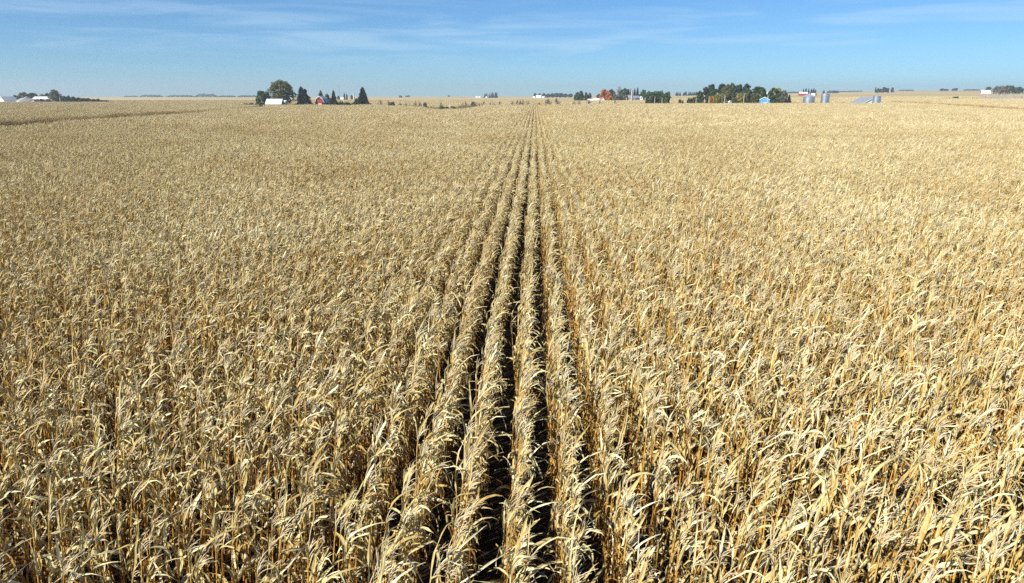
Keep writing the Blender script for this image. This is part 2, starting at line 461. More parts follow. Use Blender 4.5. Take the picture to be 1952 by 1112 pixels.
for i in range(5):
    TREE['broad', i] = (crown_broad(10 + i, lobes=19, per=170, low=0.10, spread=0.36).mesh('crown', M['green']), trunk_broad(10 + i).mesh('trunk', M['bark']))
    TREE['conifer', i] = (crown_conifer(30 + i, ragged=0.22 + 0.05 * i).mesh('crown', M['conifer']), trunk_conifer(30 + i).mesh('trunk', M['bark']))
    TREE['dome', i] = (crown_dome(50 + i).mesh('crown', M['green']), trunk_broad(50 + i, 0.05).mesh('trunk', M['bark']))
    TREE['bare', i] = (bare_branches(70 + i).mesh('branches', M['twig']), bare_trunk(70 + i).mesh('trunk', M['twig']))
for i in range(3):
    TREE['pine', i] = (crown_broad(90 + i, lobes=9, per=170, low=0.45, size=0.026, flat=0.55, spread=0.30, gap=0.5).mesh('crown', M['conifer']), trunk_broad(90 + i, 0.42).mesh('trunk', M['bark']))
    TREE['column', i] = (crown_column(110 + i).mesh('crown', M['arbor']), trunk_conifer(110 + i).mesh('trunk', M['bark']))
TREE['cottonwood', 0] = (crown_broad(7, lobes=26, per=150, low=0.14, size=0.021, spread=0.40, gap=0.35).mesh('crown', M['oak']), trunk_broad(7, 0.14).mesh('trunk', M['bark']))
TREE['cottonwood', 1] = (crown_broad(8, lobes=20, per=150, low=0.16, size=0.023, spread=0.36, gap=0.3).mesh('crown', M['oak']), trunk_broad(8, 0.16).mesh('trunk', M['bark']))
WIDTH = {'broad': 0.86, 'conifer': 0.86, 'dome': 1.0, 'bare': 0.72, 'pine': 0.85, 'column': 1.0, 'cottonwood': 0.98}
_tc = random.Random(5)
NV = {'broad': 5, 'conifer': 5, 'dome': 5, 'bare': 5, 'pine': 3, 'column': 3, 'cottonwood': 2}
def tree(name, kind, x0, x1, ytop, D, mat, label, cat='tree', group=None, var=None, hide=True):
    """a tree or shrub whose outline spans columns x0..x1 and whose tip reaches row ytop at distance D"""
    px = (x0 + x1) / 2
    x, y, z = spot(px, D)
    h = max(0.7, z_at(px, ytop, D) - z)
    w = (x1 - x0) * m_per_px(px, D) / WIDTH[kind]
    if kind == 'bare': h *= 1.5; w *= 1.5
    k = _tc.randrange(NV[kind]) if var is None else var
    o = link(name, None, None, (x, y, z), _tc.uniform(0, 6.28))
    o.scale = (w, w, h)
    cm, tm = TREE[kind, k]
    for nm, me, mt in (('branches' if kind == 'bare' else 'crown', cm, mat), ('trunk', tm, None)):
        c = link(nm, me, o)
        if mt is not None:
            c.material_slots[0].link = 'OBJECT'; c.material_slots[0].material = M[mt]
    tag(o, label, cat, group)
    CLEAR.append((x, y, max(1.5, w * 0.35)))
    return o
def bush(x0, x1, ytop, D, mat, label, cat='bush', group=None, var=None, name='bush'):
    return tree(name, 'dome', x0, x1, ytop, D, mat, label, cat, group, var)

# --- farm with white sheds and dark evergreen hedge (far left)
DL = 610
clear(60, DL + 25, 50); clear(150, DL, 26); clear(110, DL, 28); clear(0, DL + 20, 45); clear(190, DL, 18)
tree('broadleaf_tree', 'broad', 34, 56, 175.5, DL + 60, 'greygreen', 'rounded grey-green tree behind the pale shed roofs beside a brown-tinted one')
tree('broadleaf_tree', 'broad', 52, 73, 176.5, DL + 64, 'brownleaf', 'brown-tinted tree behind the pale shed roofs')
tree('broadleaf_tree', 'broad', 72, 88, 179.5, DL + 60, 'greygreen', 'small grey-green tree behind the long white shed')
tree('broadleaf_tree', 'broad', 22, 36, 181, DL + 66, 'conifer', 'low dark tree behind the shed with the dark blue-grey roof')
tree('shade_tree', 'cottonwood', 91, 118, 170.5, DL + 8, 'oak', 'olive-green shade tree towering over the start of the dark evergreen hedge', var=1)
tree('broadleaf_tree', 'broad', 84, 97, 177, DL + 40, 'green', 'dark green tree against the back of the olive shade tree')
rg = random.Random(3)
for i in range(15):
    px = 112 + i * 6.2
    top = 181.5 + i * 0.62 + rg.uniform(-1.3, 1.0)
    tree('evergreen_tree', 'dome' if i % 3 else 'conifer', px - 7, px + 7, top, DL - 4 + rg.uniform(-3, 5), 'conifer', 'dark evergreen in the dense windbreak hedge beside the white sheds', 'evergreen', 'evergreens of the windbreak hedge')
bush(64, 82, 188.3, DL - 14, 'brownleaf', 'wide dark brown shrub in front of the long white shed, nearer its roof vents')
bush(79, 97, 188.8, DL - 13, 'brownleaf', 'dark brown shrub in front of the long white shed near its bright end wall')

# --- farm with red barn
DB = 452
clear(525, DB + 12, 30); clear(560, DB + 8, 26); clear(615, DB + 12, 24); clear(660, DB + 8, 22); clear(692, DB + 6, 10)
tree('broadleaf_tree', 'dome', 488, 517, 170.5, DB + 12, 'green', 'dense dark green tree hugging the end of the white-roofed house', var=1)
tree('cottonwood_tree', 'cottonwood', 511, 566, 151.5, DB + 16, 'oak', 'tall spreading olive-green cottonwood above the white-roofed house', var=0)
tree('spruce_tree', 'conifer', 562, 588, 165.5, DB, 'conifer', 'tall dark spruce beside the big cottonwood', var=3)
tree('spruce_tree', 'conifer', 570, 593, 169.5, DB + 5, 'conifer', 'slightly shorter dark spruce crowded against the taller one by the cottonwood', var=4)
for a, c, t, lb in ((462, 472, 196.2, 'low brown bush at the end of the bush row farthest from the white-roofed house'), (472.5, 483, 195.5, 'middle low brown bush near the white-roofed house'), (484, 491, 197, 'small brown bush against the dense dark green tree')):
    bush(a, c, t, DB - 4, 'brownleaf', lb)
bush(590, 597, 196, DB - 2, 'conifer', 'low dark shrub at the foot of the paired spruces')
bush(599.5, 604, 197, DB - 6, 'arbor', 'tiny green shrub between the paired spruces and the red barn')
tree('arborvitae', 'column', 601, 605.5, 191.5, DB - 5, 'arbor', 'dark arborvitae against the shaded edge of the red barn front', 'evergreen')
tree('arborvitae', 'column', 612.5, 617.5, 193.5, DB - 6, 'brownleaf', 'brownish arborvitae standing before the red barn front', 'evergreen')
tree('evergreen_tree', 'conifer', 604, 619, 172, DB + 40, 'greygreen', 'loose grey-green evergreen rising behind the red barn', var=4)
tree('broadleaf_tree', 'broad', 617, 630, 178.5, DB + 36, 'oak', 'rounded olive tree behind the red barn roof')
tree('spruce_tree', 'conifer', 629, 643, 172, DB + 3, 'conifer', 'narrow dark spruce right beside the red barn', var=1)
tree('broadleaf_tree', 'broad', 625, 634, 186, DB + 14, 'oak', 'small olive tree between the red barn and the narrow spruce')
for i, (px, t) in enumerate([(628.5, 193.5), (638.5, 192), (642, 192.5), (645.5, 193), (649, 191), (652.5, 192.8), (656.5, 194.5), (660, 194), (663, 193.8), (666, 195.2), (670.5, 195.2), (674, 194.2), (677.5, 194), (680.5, 194.5)]):
    tree('arborvitae', 'column', px - 2.1, px + 2.1, t, DB - 3 + (i % 3), 'arbor', 'green arborvitae in the row between the red barn and the big lone spruce', 'evergreen', 'arborvitae row beside the red barn')
tree('spruce_tree', 'conifer', 678.5, 705, 166.5, DB - 4, 'conifer', 'big lone spruce at the end of the arborvitae row', var=0)
tree('broadleaf_tree', 'broad', 674, 684, 187, DB + 10, 'oak', 'small olive tree against the back of the big lone spruce')

# --- ditch with bare trees, weeds and a green bush
def ditch_D(px):
    return float(np.interp(px, [p for p, _ in DITCH], [d for _, d in DITCH]))
for a, c, t, k, lb in (
    (720.5, 729, 191.5, 'bare', 'leafless tree nearest the big lone spruce along the ditch'),
    (737, 745, 194, 'bare', 'thin leafless tree against the grey thicket bush on the ditch'),
    (759, 765, 195.5, 'bare', None), (769, 775, 197, 'bare', None), (778, 784, 198, 'bare', None),
    (787, 795, 194, 'bare', None), (796, 803, 195.5, 'bare', None), (837, 845, 196, 'bare', 'leafless tree rising behind the bright green ditch bush'),
    (880, 885, 196, 'bare', None), (886, 891, 194.5, 'bare', None), (905, 910, 195.5, 'bare', None), (911, 916, 196.5, 'bare', None),
    (918, 924, 194.5, 'bare', None), (932, 938, 196, 'bare', None), (938, 943, 196.5, 'bare', None), (950, 957, 193.5, 'bare', None),
    (973, 981, 193.5, 'bare', None), (982, 990, 191.5, 'bare', None), (988, 995, 192, 'bare', None), (993, 1000, 191.5, 'bare', None), (1004, 1010, 193, 'bare', None),
    (1037, 1046, 190.5, 'bare', None), (1043, 1052, 190, 'bare', None), (1058, 1068, 189, 'bare', None), (1090, 1098, 192.5, 'bare', None),
    (1101, 1107, 192, 'bare', None), (1118, 1127, 191, 'bare', None), (1140, 1146, 191.5, 'bare', None), (1171, 1176, 190.5, 'bare', None)):
    tree('bare_tree', k, a, c, t, ditch_D((a + c) / 2) + 2, None, lb or 'small leafless grey tree along the ditch line crossing the fields', 'tree', None if lb else 'bare trees along the ditch')
bush(739, 753, 193.2, ditch_D(746), 'greygreen', 'grey thicket bush on the ditch bank, the largest on its side of the green bush')
bush(805, 814, 194.5, ditch_D(809), 'greygreen', 'rounded grey bush on the ditch between leafless trees and the green bush')
bush(897, 906, 192.5, ditch_D(901), 'greygreen', 'tall grey-brown bush on the ditch beyond the white pole and brown weeds')
bush(836, 848, 201.5, 311, 'bright', 'bright green bush in the bend of the ditch', var=2)
bush(845, 857, 202.5, 313, 'bright', 'second bright green bush in the ditch bend, beside the white pole', var=3)
bush(857, 869, 202, 326, 'brownleaf', 'brown weedy bush beside the white pole in the ditch bend')
bush(1024, 1031, 195, ditch_D(1027), 'orange', 'small rusty red bush on the ditch line')

# --- farm with concrete silo
DS = 760
clear(1110, DS + 5, 20); clear(1150, DS + 8, 34); clear(1185, DS + 20, 30); clear(1215, DS + 30, 30)
tree('broadleaf_tree', 'dome', 1093, 1113.5, 174.5, DS - 4, 'green', 'dense dark green tree standing apart beside the white farmhouse group', var=0)
tree('broadleaf_tree', 'broad', 1103, 1113, 172.5, DS + 60, 'conifer', 'dark tree top behind the dense green tree')
tree('broadleaf_tree', 'broad', 1113, 1121, 175.5, DS + 20, 'brownleaf', 'thin brown tree between the dense green tree and the white farmhouse')
tree('broadleaf_tree', 'broad', 1119, 1129, 176.5, DS + 24, 'greygreen', 'grey-green tree behind the low white farm building')
tree('broadleaf_tree', 'broad', 1136, 1147, 178.5, DS + 20, 'oak', 'olive tree behind the white farmhouse')
tree('maple_tree', 'broad', 1143, 1160, 169.5, DS + 12, 'orange', 'taller orange autumn maple beside the white farmhouse', var=2)
tree('maple_tree', 'broad', 1154, 1168, 175, DS - 2, 'orange', 'shorter orange autumn maple in front of the taller one', var=3)
tree('broadleaf_tree', 'broad', 1157, 1173, 169.5, DS + 45, 'conifer', 'dark green tree behind the orange maples')
tree('bare_tree', 'bare', 1171, 1184, 167.5, DS + 40, None, 'tall leafless tree between the orange maples and the silo trees')
tree('broadleaf_tree', 'broad', 1180, 1202, 167.5, DS + 36, 'green', 'large rounded green tree next to the concrete silo', var=1)
bush(1166, 1185, 178.5, DS - 6, 'greygreen', 'large grey-green shrub beside the orange maples')
bush(1182, 1199, 180.5, DS - 4, 'greygreen', 'grey-green shrub in front of the silo tree', var=4)
tree('spruce_tree', 'conifer', 1199, 1205, 169, DS + 60, 'conifer', 'thin dark spruce close against the silo')
tree('spruce_tree', 'conifer', 1206, 1213, 168, DS + 60, 'conifer', 'dark spruce just past the silo')
tree('spruce_tree', 'conifer', 1211, 1219, 167, DS + 62, 'conifer', 'tallest dark spruce behind the shiny barn roof by the silo')
tree('broadleaf_tree', 'broad', 1219, 1233, 170.5, DS + 55, 'green', 'green tree behind the small white shed near the silo')
clear(1252, 505, 22)
for i, (a, c, t) in enumerate(((1229, 1250, 172.5), (1243, 1266, 171), (1258, 1279, 173.5))):
    tree('broadleaf_tree', 'dome', a, c, t, 500 + (i % 2) * 4, 'green', ('wide round green tree standing by the roadside poles, nearest the silo', 'tallest of the three wide green trees by the roadside poles', 'wide green tree by the roadside poles, on the side away from the silo')[i], var=i)
bush(1293.5, 1300, 188.5, 492, 'brownleaf', 'small brown bush on the roadside between the green tree trio and the woodlot')
bush(1299, 1304.5, 190, 490, 'greygreen', 'tiny grey bush on the roadside beside the small brown one')

# --- wooded farmstead with blue shed
DW = 486
clear(1345, DW + 10, 24); clear(1385, DW + 14, 26); clear(1425, DW + 12, 24); clear(1460, DW + 10, 22); clear(1490, DW + 8, 18)
for kind, a, c, t, dd, mat, v_, lb in (
    ('broad', 1325, 1343, 172.5, 6, 'green', 0, 'dark green tree at the open end of the woodlot'),
    ('pine', 1336, 1354, 163, 30, 'conifer', 0, 'shorter ragged pine at the open end of the woodlot'),
    ('pine', 1346, 1366, 158.5, 34, 'conifer', 1, 'tall ragged pine leaning out over the woodlot edge'),
    ('broad', 1344, 1368, 169.5, 10, 'green', 2, 'dark green tree behind the orange bush'),
    ('pine', 1363, 1387, 157.5, 34, 'conifer', 2, 'broad-topped pine behind the olive woodlot tree'),
    ('cottonwood', 1372, 1402, 160.5, 8, 'oak', 1, 'large rounded olive tree in the middle of the woodlot'),
    ('broad', 1386, 1404, 157, 36, 'green', 3, 'green tree top behind the large olive woodlot tree'),
    ('pine', 1398, 1418, 158, 34, 'conifer', 0, 'dark pine with open gaps beside the large olive woodlot tree'),
    ('pine', 1412, 1432, 157.5, 36, 'conifer', 1, 'last tall pine of the woodlot towards the blue shed'),
    ('broad', 1412, 1434, 168, 16, 'green', 1, 'green tree filling in below the last tall pine'),
    ('broad', 1403, 1418, 176.5, 0, 'yellow', 4, 'light yellow-green low tree at the front of the woodlot'),
    ('dome', 1394, 1406, 184.5, -3, 'oak', 1, 'low olive bush-like tree at the front of the woodlot beside the light yellow-green tree'),
    ('broad', 1415, 1431, 175.5, 2, 'oak', 0, 'light olive low tree at the front of the woodlot'),
    ('broad', 1428, 1463, 164, 14, 'green', 2, 'wide green tree directly behind the blue shed'),
    ('dome', 1430, 1449, 176, 2, 'oak', 3, 'low olive tree beside the blue shed wall'),
    ('broad', 1462, 1488, 167, 12, 'green', 4, 'green tree on the far side of the blue shed'),
    ('broad', 1476, 1491, 166.5, 24, 'yellow', 1, 'yellowing tree top behind the green tree past the blue shed'),
    ('broad', 1485, 1503, 171.5, 10, 'greygreen', 3, 'half-bare grey tree near the end of the woodlot'),
    ('conifer', 1500, 1510, 180.5, 2, 'conifer', 2, 'small dark spruce ending the woodlot towards the grain bins')):
    tree({'pine': 'pine_tree', 'conifer': 'spruce_tree', 'cottonwood': 'shade_tree'}.get(kind, 'broadleaf_tree'), kind, a, c, t, DW + dd, mat, lb, var=v_)
bush(1309, 1321, 185.5, DW - 2, 'green', 'green bush standing just off the open end of the woodlot', var=0)
bush(1319, 1329, 183.5, DW - 1, 'brownleaf', 'dark brownish bush between the green bush and the woodlot')
bush(1352, 1362, 182, DW - 5, 'orange', 'bright orange autumn bush tucked behind the yellow-green one', var=1)
bush(1358.5, 1376.5, 177.5, DW - 9, 'yellow', 'rounded yellow-green autumn bush in front of the woodlot', var=2)
bush(1419, 1430, 191, DW - 9, 'conifer', 'low dark shrub in front of the woodlot near a roadside pole')

# --- far farms and tree lines
def far_trees(name, spans, D, kind, mat, label, cat, group):
    for a, c, t in spans:
        tree(name, kind, a, c, t, D, mat, label, cat, group)
far_trees('spruce_tree', [(922, 927, 178.5), (926, 930, 177), (931, 934, 177.3), (934.5, 938, 176.5), (937, 942, 175.6), (942, 947, 175.8), (945, 949, 175.5)], 1950, 'conifer', 'conifer', 'distant dark spruce in the clump beside the tiny white horizon farm', 'tree', 'spruces of the horizon farm')
far_trees('broadleaf_tree', [(1016, 1024, 177.5), (1024, 1033, 178), (1033, 1041, 177.8), (1040, 1050, 178.3), (1048, 1058, 177.6), (1056, 1066, 177), (1064, 1074, 177), (1073, 1083, 178.4), (1082, 1093, 178.6)], 1750, 'broad', 'conifer', 'hazy dark tree in the treeline behind the distant white barns', 'tree', 'treeline behind the distant white barns')
far_trees('spruce_tree', [(1287, 1291, 175.5), (1290, 1294, 175), (1294, 1298, 175.2), (1301, 1306, 175.5), (1304, 1310, 174), (1311, 1315, 175), (1314, 1319, 175.3), (1318, 1323, 175.5), (1322, 1326, 174.8), (1325, 1329, 174.5)], 1900, 'conifer', 'conifer', 'hazy spruce in the distant row between the green tree trio and the woodlot', 'tree', 'distant spruce row')
far_trees('spruce_tree', [(1528, 1533, 169.5), (1532, 1538, 168), (1538, 1543, 168.3), (1543, 1549, 169), (1547, 1553, 168.5), (1551, 1556, 170)], 1500, 'conifer', 'conifer', 'hazy spruce behind the distant red and white farm buildings', 'tree', 'spruces behind the distant red and white farm')
tree('spruce_tree', 'conifer', 1567, 1572, 171.5, 1500, 'conifer', 'lone hazy spruce above the taller grain bin')
far_trees('broadleaf_tree', [(1666, 1669, 166), (1669, 1675, 168), (1674, 1680, 169), (1679, 1688, 165.7), (1687, 1694, 167.5), (1696, 1703, 166.5)], 1700, 'broad', 'conifer', 'hazy windswept tree in the gappy group on the ridge above the long shed', 'tree', 'gappy tree group on the ridge')
far_trees('broadleaf_tree', [(1789, 1799, 168.8), (1797, 1806, 169.5), (1812, 1818, 169), (1816, 1824, 167.8)], 2300, 'broad', 'conifer', 'small hazy blue-green tree on the skyline short of the white ridge barn', 'tree', 'skyline trees short of the ridge barn')
tree('broadleaf_tree', 'broad', 1876, 1887, 165, 1260, 'green', 'tree top behind the white-roofed ridge barn')
tree('broadleaf_tree', 'dome', 1892, 1916, 162.8, 1180, 'greygreen', 'broad rounded grey-green tree just past the white-roofed ridge barn', var=2)
tree('broadleaf_tree', 'dome', 1913, 1932, 161.5, 1190, 'green', 'rounded green tree beyond the broad grey-green one on the ridge', var=3)
tree('broadleaf_tree', 'broad', 1929, 1950, 165.5, 1200, 'green', 'lower green tree at the end of the ridge barn trees')
bush(1816.5, 1828.5, 183.5, 640, 'green', 'low rounded green bush alone in the pale field below the ridge', var=4)
bush(1806, 1811.5, 186, 640, 'brownleaf', 'tiny brown bush beside the lone green bush in the pale field')
bush(1800, 1805, 186.4, 640, 'brownleaf', 'smallest brown bush in the pale field near the lone green bush', var=1)
clear(1815, 640, 14)
for px, t in ((656.5, 177), (661, 178.5)):
    tree('poplar_tree', 'column', px - 1.7, px + 1.7, t, 1150, 'conifer', 'dark columnar tree beside the distant white silo, behind the arborvitae row', 'tree', 'columnar trees by the distant silo')
tree('broadleaf_tree', 'broad', 642, 648, 182.8, 1150, 'conifer', 'small dark tree near the columnar trees of the distant silo farm')
tree('broadleaf_tree', 'broad', 668, 673, 181, 1160, 'conifer', 'small dark tree close beside the distant white silo')
tree('broadleaf_tree', 'broad', 760, 767, 182, 1900, 'conifer', 'small dark tree on the skyline past the big lone spruce')
tree('broadleaf_tree', 'broad', 772, 783, 182, 2500, 'conifer', 'wider hazy tree on the skyline past the big lone spruce')
tree('broadleaf_tree', 'broad', 853, 858, 181.6, 2500, 'conifer', 'lone tiny tree on the skyline above the bright green ditch bush')

def far_wood(x0, x1, y0, y1, D, label, seed):
    """a distant wood that reads as one mass"""
    rg_ = random.Random(seed); mb = MB()
    n_ = int((x1 - x0) * 14)
    mp_ = m_per_px((x0 + x1) / 2, D)
    ph = [rg_.uniform(0, 6.28) for _ in range(4)]
    for i in range(n_):
        px = rg_.uniform(x0, x1); dd = D + rg_.uniform(-25, 25)
        u = (px - x0) / (x1 - x0)
        e = min(1, 6 * u, 6 * (1 - u)) ** 0.6
        top = y1 - (y1 - y0) * e * (0.72 + 0.28 * abs(math.sin(px * 0.8 + ph[0]) * math.sin(px * 0.37 + ph[1])) )
        x, y, z = spot(px, dd); h = max(2.0, z_at(px, top, dd) - z)
        p = Vector((x, y, z + h * rg_.random() ** 0.7))
        nr = (Vector((-0.4, -0.6, 0.6)) + rnd_dir(rg_)).normalized(); a = nr.cross(rnd_dir(rg_)).normalized()
        s_ = mp_ * rg_.uniform(0.35, 0.8)
        quad(mb, p, a * s_, nr.cross(a) * s_, min(1, max(0, rg_.gauss(0.5, 0.2))))
    o = mb.build('far_wood', M['conifer'])
    stuff(o, label, 'wood')
for i, (a, c, t0, t1, D, lb) in enumerate((
    (236, 263, 183, 185.5, 2700, 'sparse hazy tree strip on the skyline past the evergreen hedge'),
    (266, 311, 181, 185.5, 2600, 'long low hazy wood on the skyline, flat-topped and unbroken'),
    (316, 372, 181.5, 185.5, 2650, 'broken hazy treeline leading to the taller skyline wood'),
    (372, 415, 178.5, 185.5, 2500, 'taller hazy wood on the skyline behind the open field'),
    (416, 450, 182.3, 185.5, 2600, 'low thin hazy wood between the taller skyline wood and the farm with the cottonwood'),
    (453, 492, 181.8, 185.3, 2450, 'hazy wood on the skyline touching the dense dark green farm tree'),
    (1576, 1598, 172.5, 176.3, 1900, 'hazy low wood on the rise above the taller grain bin'),
    (1598, 1642, 174, 176, 2500, 'very thin hazy treeline on the rise above the long shed'),
    (1500, 1526, 175, 177.4, 2400, 'thin hazy treeline running up to the distant red and white farm'),
    (1712, 1740, 171.5, 173.3, 2700, 'thin hazy skyline wood past the gappy tree group'),
    (1835, 1868, 170.5, 172.8, 2700, 'thin hazy skyline wood running up to the ridge barn'))):
    far_wood(a, c, t0, t1, D, lb, 200 + i)

# bare thicket on the slope below the ridge trees, and dry weeds along the ditch
def thicket():
    rg_ = random.Random(77); mb = MB()
    for i in range(950):
        px = rg_.uniform(1866, 1975); D = rg_.uniform(600, 690)
        x, y, z = spot(px, D)
        top = 180 - 5.5 * min(1, (px - 1862) / 40) * rg_.random() + 3 * rg_.random() + 1.5 * math.sin(px * 0.4)
        h = max(1.2, (z_at(px, top, D) - z)) * rg_.uniform(0.6, 1.0)
        q = Vector((x + rg_.uniform(-1, 1), y + rg_.uniform(-1, 1), z + h))
        mid = (Vector((x, y, z)) + q) / 2 + Vector((rg_.uniform(-.3, .3), 0, 0))
        mb.tube([(x, y, z - 0.1), mid, q], [0.09, 0.07, 0.03], 3)
        for k in range(3):
            b0 = mid.lerp(q, rg_.random()); mb.tube([b0, b0 + Vector((rg_.uniform(-1.2, 1.2), rg_.uniform(-1, 1), rg_.uniform(0.4, 1.3)))], [0.05, 0.02], 3)
    o = mb.build('brush_thicket', M['brush'])
    stuff(o, 'grey leafless brush thicket on the slope below the ridge barn', 'thicket')
thicket(); clear(1885, 640, 30); clear(1930, 640, 45)
def weeds():
    rg_ = random.Random(78); mb = MB()
    pts = [spot(p, d)[:2] for p, d in DITCH[2:11]]
    for i in range(len(pts) - 1):
        a, c = Vector(pts[i]), Vector(pts[i + 1]); L_ = (c - a).length
        nd = (c - a).normalized(); nn = Vector((-nd.y, nd.x))
        for k in range(int(L_ * 60)):
            p = a.lerp(c, rg_.random()) + nn * rg_.uniform(-5, 5)
            z = float(ground_z(p.x, p.y)); h = rg_.uniform(0.5, 1.0) ** 0.5 * (1.7 + 0.8 * math.sin(p.x * 0.31) * math.sin(p.x * 0.117 + p.y * 0.2)) * (1.3 if rg_.random() < 0.15 else 1)
            q = Vector((p.x + rg_.uniform(-.3, .5), p.y + rg_.uniform(-.3, .3), z + h)); w = rg_.uniform(0.02, 0.06)
            mb.add([(p.x - w, p.y, z), (p.x + w, p.y, z), (q.x + w * 0.2, q.y, q.z), (q.x - w * 0.2, q.y, q.z)], [(0, 1, 2, 3)], rg_.random())
    o = mb.build('ditch_weeds', M['weeds'])
    stuff(o, 'tall dry brown weeds growing along the ditch', 'weeds')
weeds()

# ------------------------------------------------------------------ buildings
def building(name, label, cat, px, D, w, L, wall_h, roof, rot, wall_mat, roof_mat, trim='white', openings=(), group=None, over=0.35):
    """ridge runs along local Y, a gable end faces local -Y; roof is the half profile [(x fraction, rise)] from eave to ridge"""
    x, y, z = spot(px, D)
    o = link(name, None, None, (x, y, z), rot)
    tag(o, label, cat, group)
    half = [(w / 2 * fx, wall_h + rz) for fx, rz in roof]
    prof = [(w / 2, -0.2)] + half + [(-a, b_) for a, b_ in half[::-1][1:]] + [(-w / 2, -0.2)]
    mb = MB(); mb.prism(prof, -L / 2, L / 2); mb.build('wall', M[wall_mat], o)
    for s_ in (1, -1):
        mb = MB()
        for i in range(len(half) - 1):
            (x0, z0), (x1, z1) = half[i], half[i + 1]
            if i == 0:
                dx, dz = x0 - x1, z0 - z1; k = over / math.hypot(dx, dz)
                x0, z0 = x0 + dx * k, z0 + dz * k
            t_ = 0.12
            pr = [(s_ * x0, z0 + 0.02), (s_ * x1, z1 + 0.02), (s_ * x1, z1 + 0.02 + t_), (s_ * x0, z0 + 0.02 + t_)]
            if s_ < 0: pr = pr[::-1]
            mb.prism(pr, -L / 2 - over, L / 2 + over)
        mb.build('roof', M[roof_mat], o)
    if trim:
        for ye in (-L / 2 - over - 0.04, L / 2 + over + 0.04):
            mb = MB()
            for s_ in (1, -1):
                for i in range(len(half) - 1):
                    (x0, z0), (x1, z1) = half[i], half[i + 1]
                    pr = [(s_ * x0, z0 - 0.22), (s_ * x1, z1 - 0.22), (s_ * x1, z1 + 0.16), (s_ * x0, z0 + 0.16)]
                    if s_ < 0: pr = pr[::-1]
                    mb.prism(pr, ye - 0.03, ye + 0.03)
            mb.build('gable_trim', M[trim], o)
    for kind, face, u, zz, ow, oh in openings:
        mb = MB()
        if face == 'front': mb.box((u, -L / 2 - 0.03, zz + oh / 2), (ow, 0.1, oh))
        elif face == 'back': mb.box((u, L / 2 + 0.03, zz + oh / 2), (ow, 0.1, oh))
        elif face == 'right': mb.box((w / 2 + 0.03, u, zz + oh / 2), (0.1, ow, oh))
        else: mb.box((-w / 2 - 0.03, u, zz + oh / 2), (0.1, ow, oh))
        mb.build(kind, M['glass' if kind == 'window' else ('white' if kind == 'door' and wall_mat in ('red', 'blue') else 'door')], o)
    CLEAR.append((x, y, max(w, L) * 0.6 + 2))
    return o
G = lambda rise: [(1, 0), (0, rise)]
# red-barn farm
building('farmhouse', 'low house with a bright white sheet roof under the tall cottonwood', 'house', 523, DB - 6, 8.0, 9.2, 2.7, G(2.9), R(-86), 'white', 'white_roof', None,
         (('window', 'right', -2, 1.0, 1.0, 1.2), ('window', 'right', 2, 1.0, 1.0, 1.2), ('door', 'right', 0, 0, 1.0, 2.1), ('window', 'front', 0, 1, 1, 1.2)))
building('garage', 'small grey-roofed shed just behind the white-roofed house', 'shed', 522, DB + 22, 4, 5, 4.4, G(1.4), R(-80), 'concrete', 'grey_roof', None, (('door', 'right', 0, 0, 2.4, 2.3),))
building('barn', 'red gambrel barn with white trim and pale metal roof', 'barn', 613.3, DB + 6, 6.0, 9.0, 3.6, [(1, 0), (0.66, 2.3), (0, 3.6)], R(-4), 'red', 'grey_roof', 'white',
         (('door', 'front', 0, 0, 2.4, 2.8), ('window', 'front', 0, 5.2, 0.9, 0.8), ('window', 'right', -2, 1.4, 0.9, 0.9), ('window', 'right', 2, 1.4, 0.9, 0.9)))
# hopper bin by the house
def hopper(px, D, label):
    x, y, z = spot(px, D); o = link('feed_hopper', None, None, (x, y, z)); tag(o, label, 'hopper')
    mb = MB(); mb.lathe([(0.25, 2.3), (1.15, 3.7), (1.15, 4.6), (0.2, 5.0)], 16); mb.build('bin', M['white'], o)
    for i in range(4):
        a = i * math.pi / 2 + 0.6
        mb = MB(); mb.tube([(1.1 * math.cos(a), 1.1 * math.sin(a), -0.1), (1.1 * math.cos(a), 1.1 * math.sin(a), 4.2)], 0.06, 5); mb.build('leg', M['steel'], o)
hopper(543, DB - 5, 'small white funnel-shaped hopper beside the white-roofed house')
# left farm
building('shed', 'dark blue-grey roofed shed at the end of the farm with the evergreen hedge', 'shed', 14, DL + 6, 9, 10, 3.0, G(3.4), R(-30), 'white', 'grey_roof', 'white', (('door', 'front', 0, 0, 3, 2.6),))
building('shed', 'pale grey gabled shed beside the dark blue-grey roofed shed', 'shed', 43, DL + 2, 8, 9, 3.0, G(2.0), R(52), 'white', 'galv_roof', 'white', (('door', 'front', 0, 0, 3, 2.5), ('window', 'right', 0, 1, 1, 1)))
building('shed', 'white-ended pale shed wedged behind two smaller gabled sheds', 'shed', 50, DL + 16, 8, 10, 3.6, G(2.6), R(40), 'white', 'galv_roof', 'white', (('door', 'front', 0, 0, 3, 2.5),))
building('shed', 'small bright gabled shed beside the dark brown shrubs', 'shed', 60, DL - 4, 7, 8, 2.4, G(2.2), R(25), 'white', 'white_roof', 'white', (('door', 'front', 0, 0, 2.4, 2.2),))
building('shed', 'long white shed behind the dark brown shrubs and beside the olive shade tree', 'shed', 86, DL + 18, 9, 17, 4.6, G(1.6), R(-84), 'white', 'white_roof', None,
         (('door', 'right', 5, 0, 3.2, 3.2), ('window', 'right', -2, 1.8, 1.2, 1), ('window', 'right', 1, 1.8, 1.2, 1)))
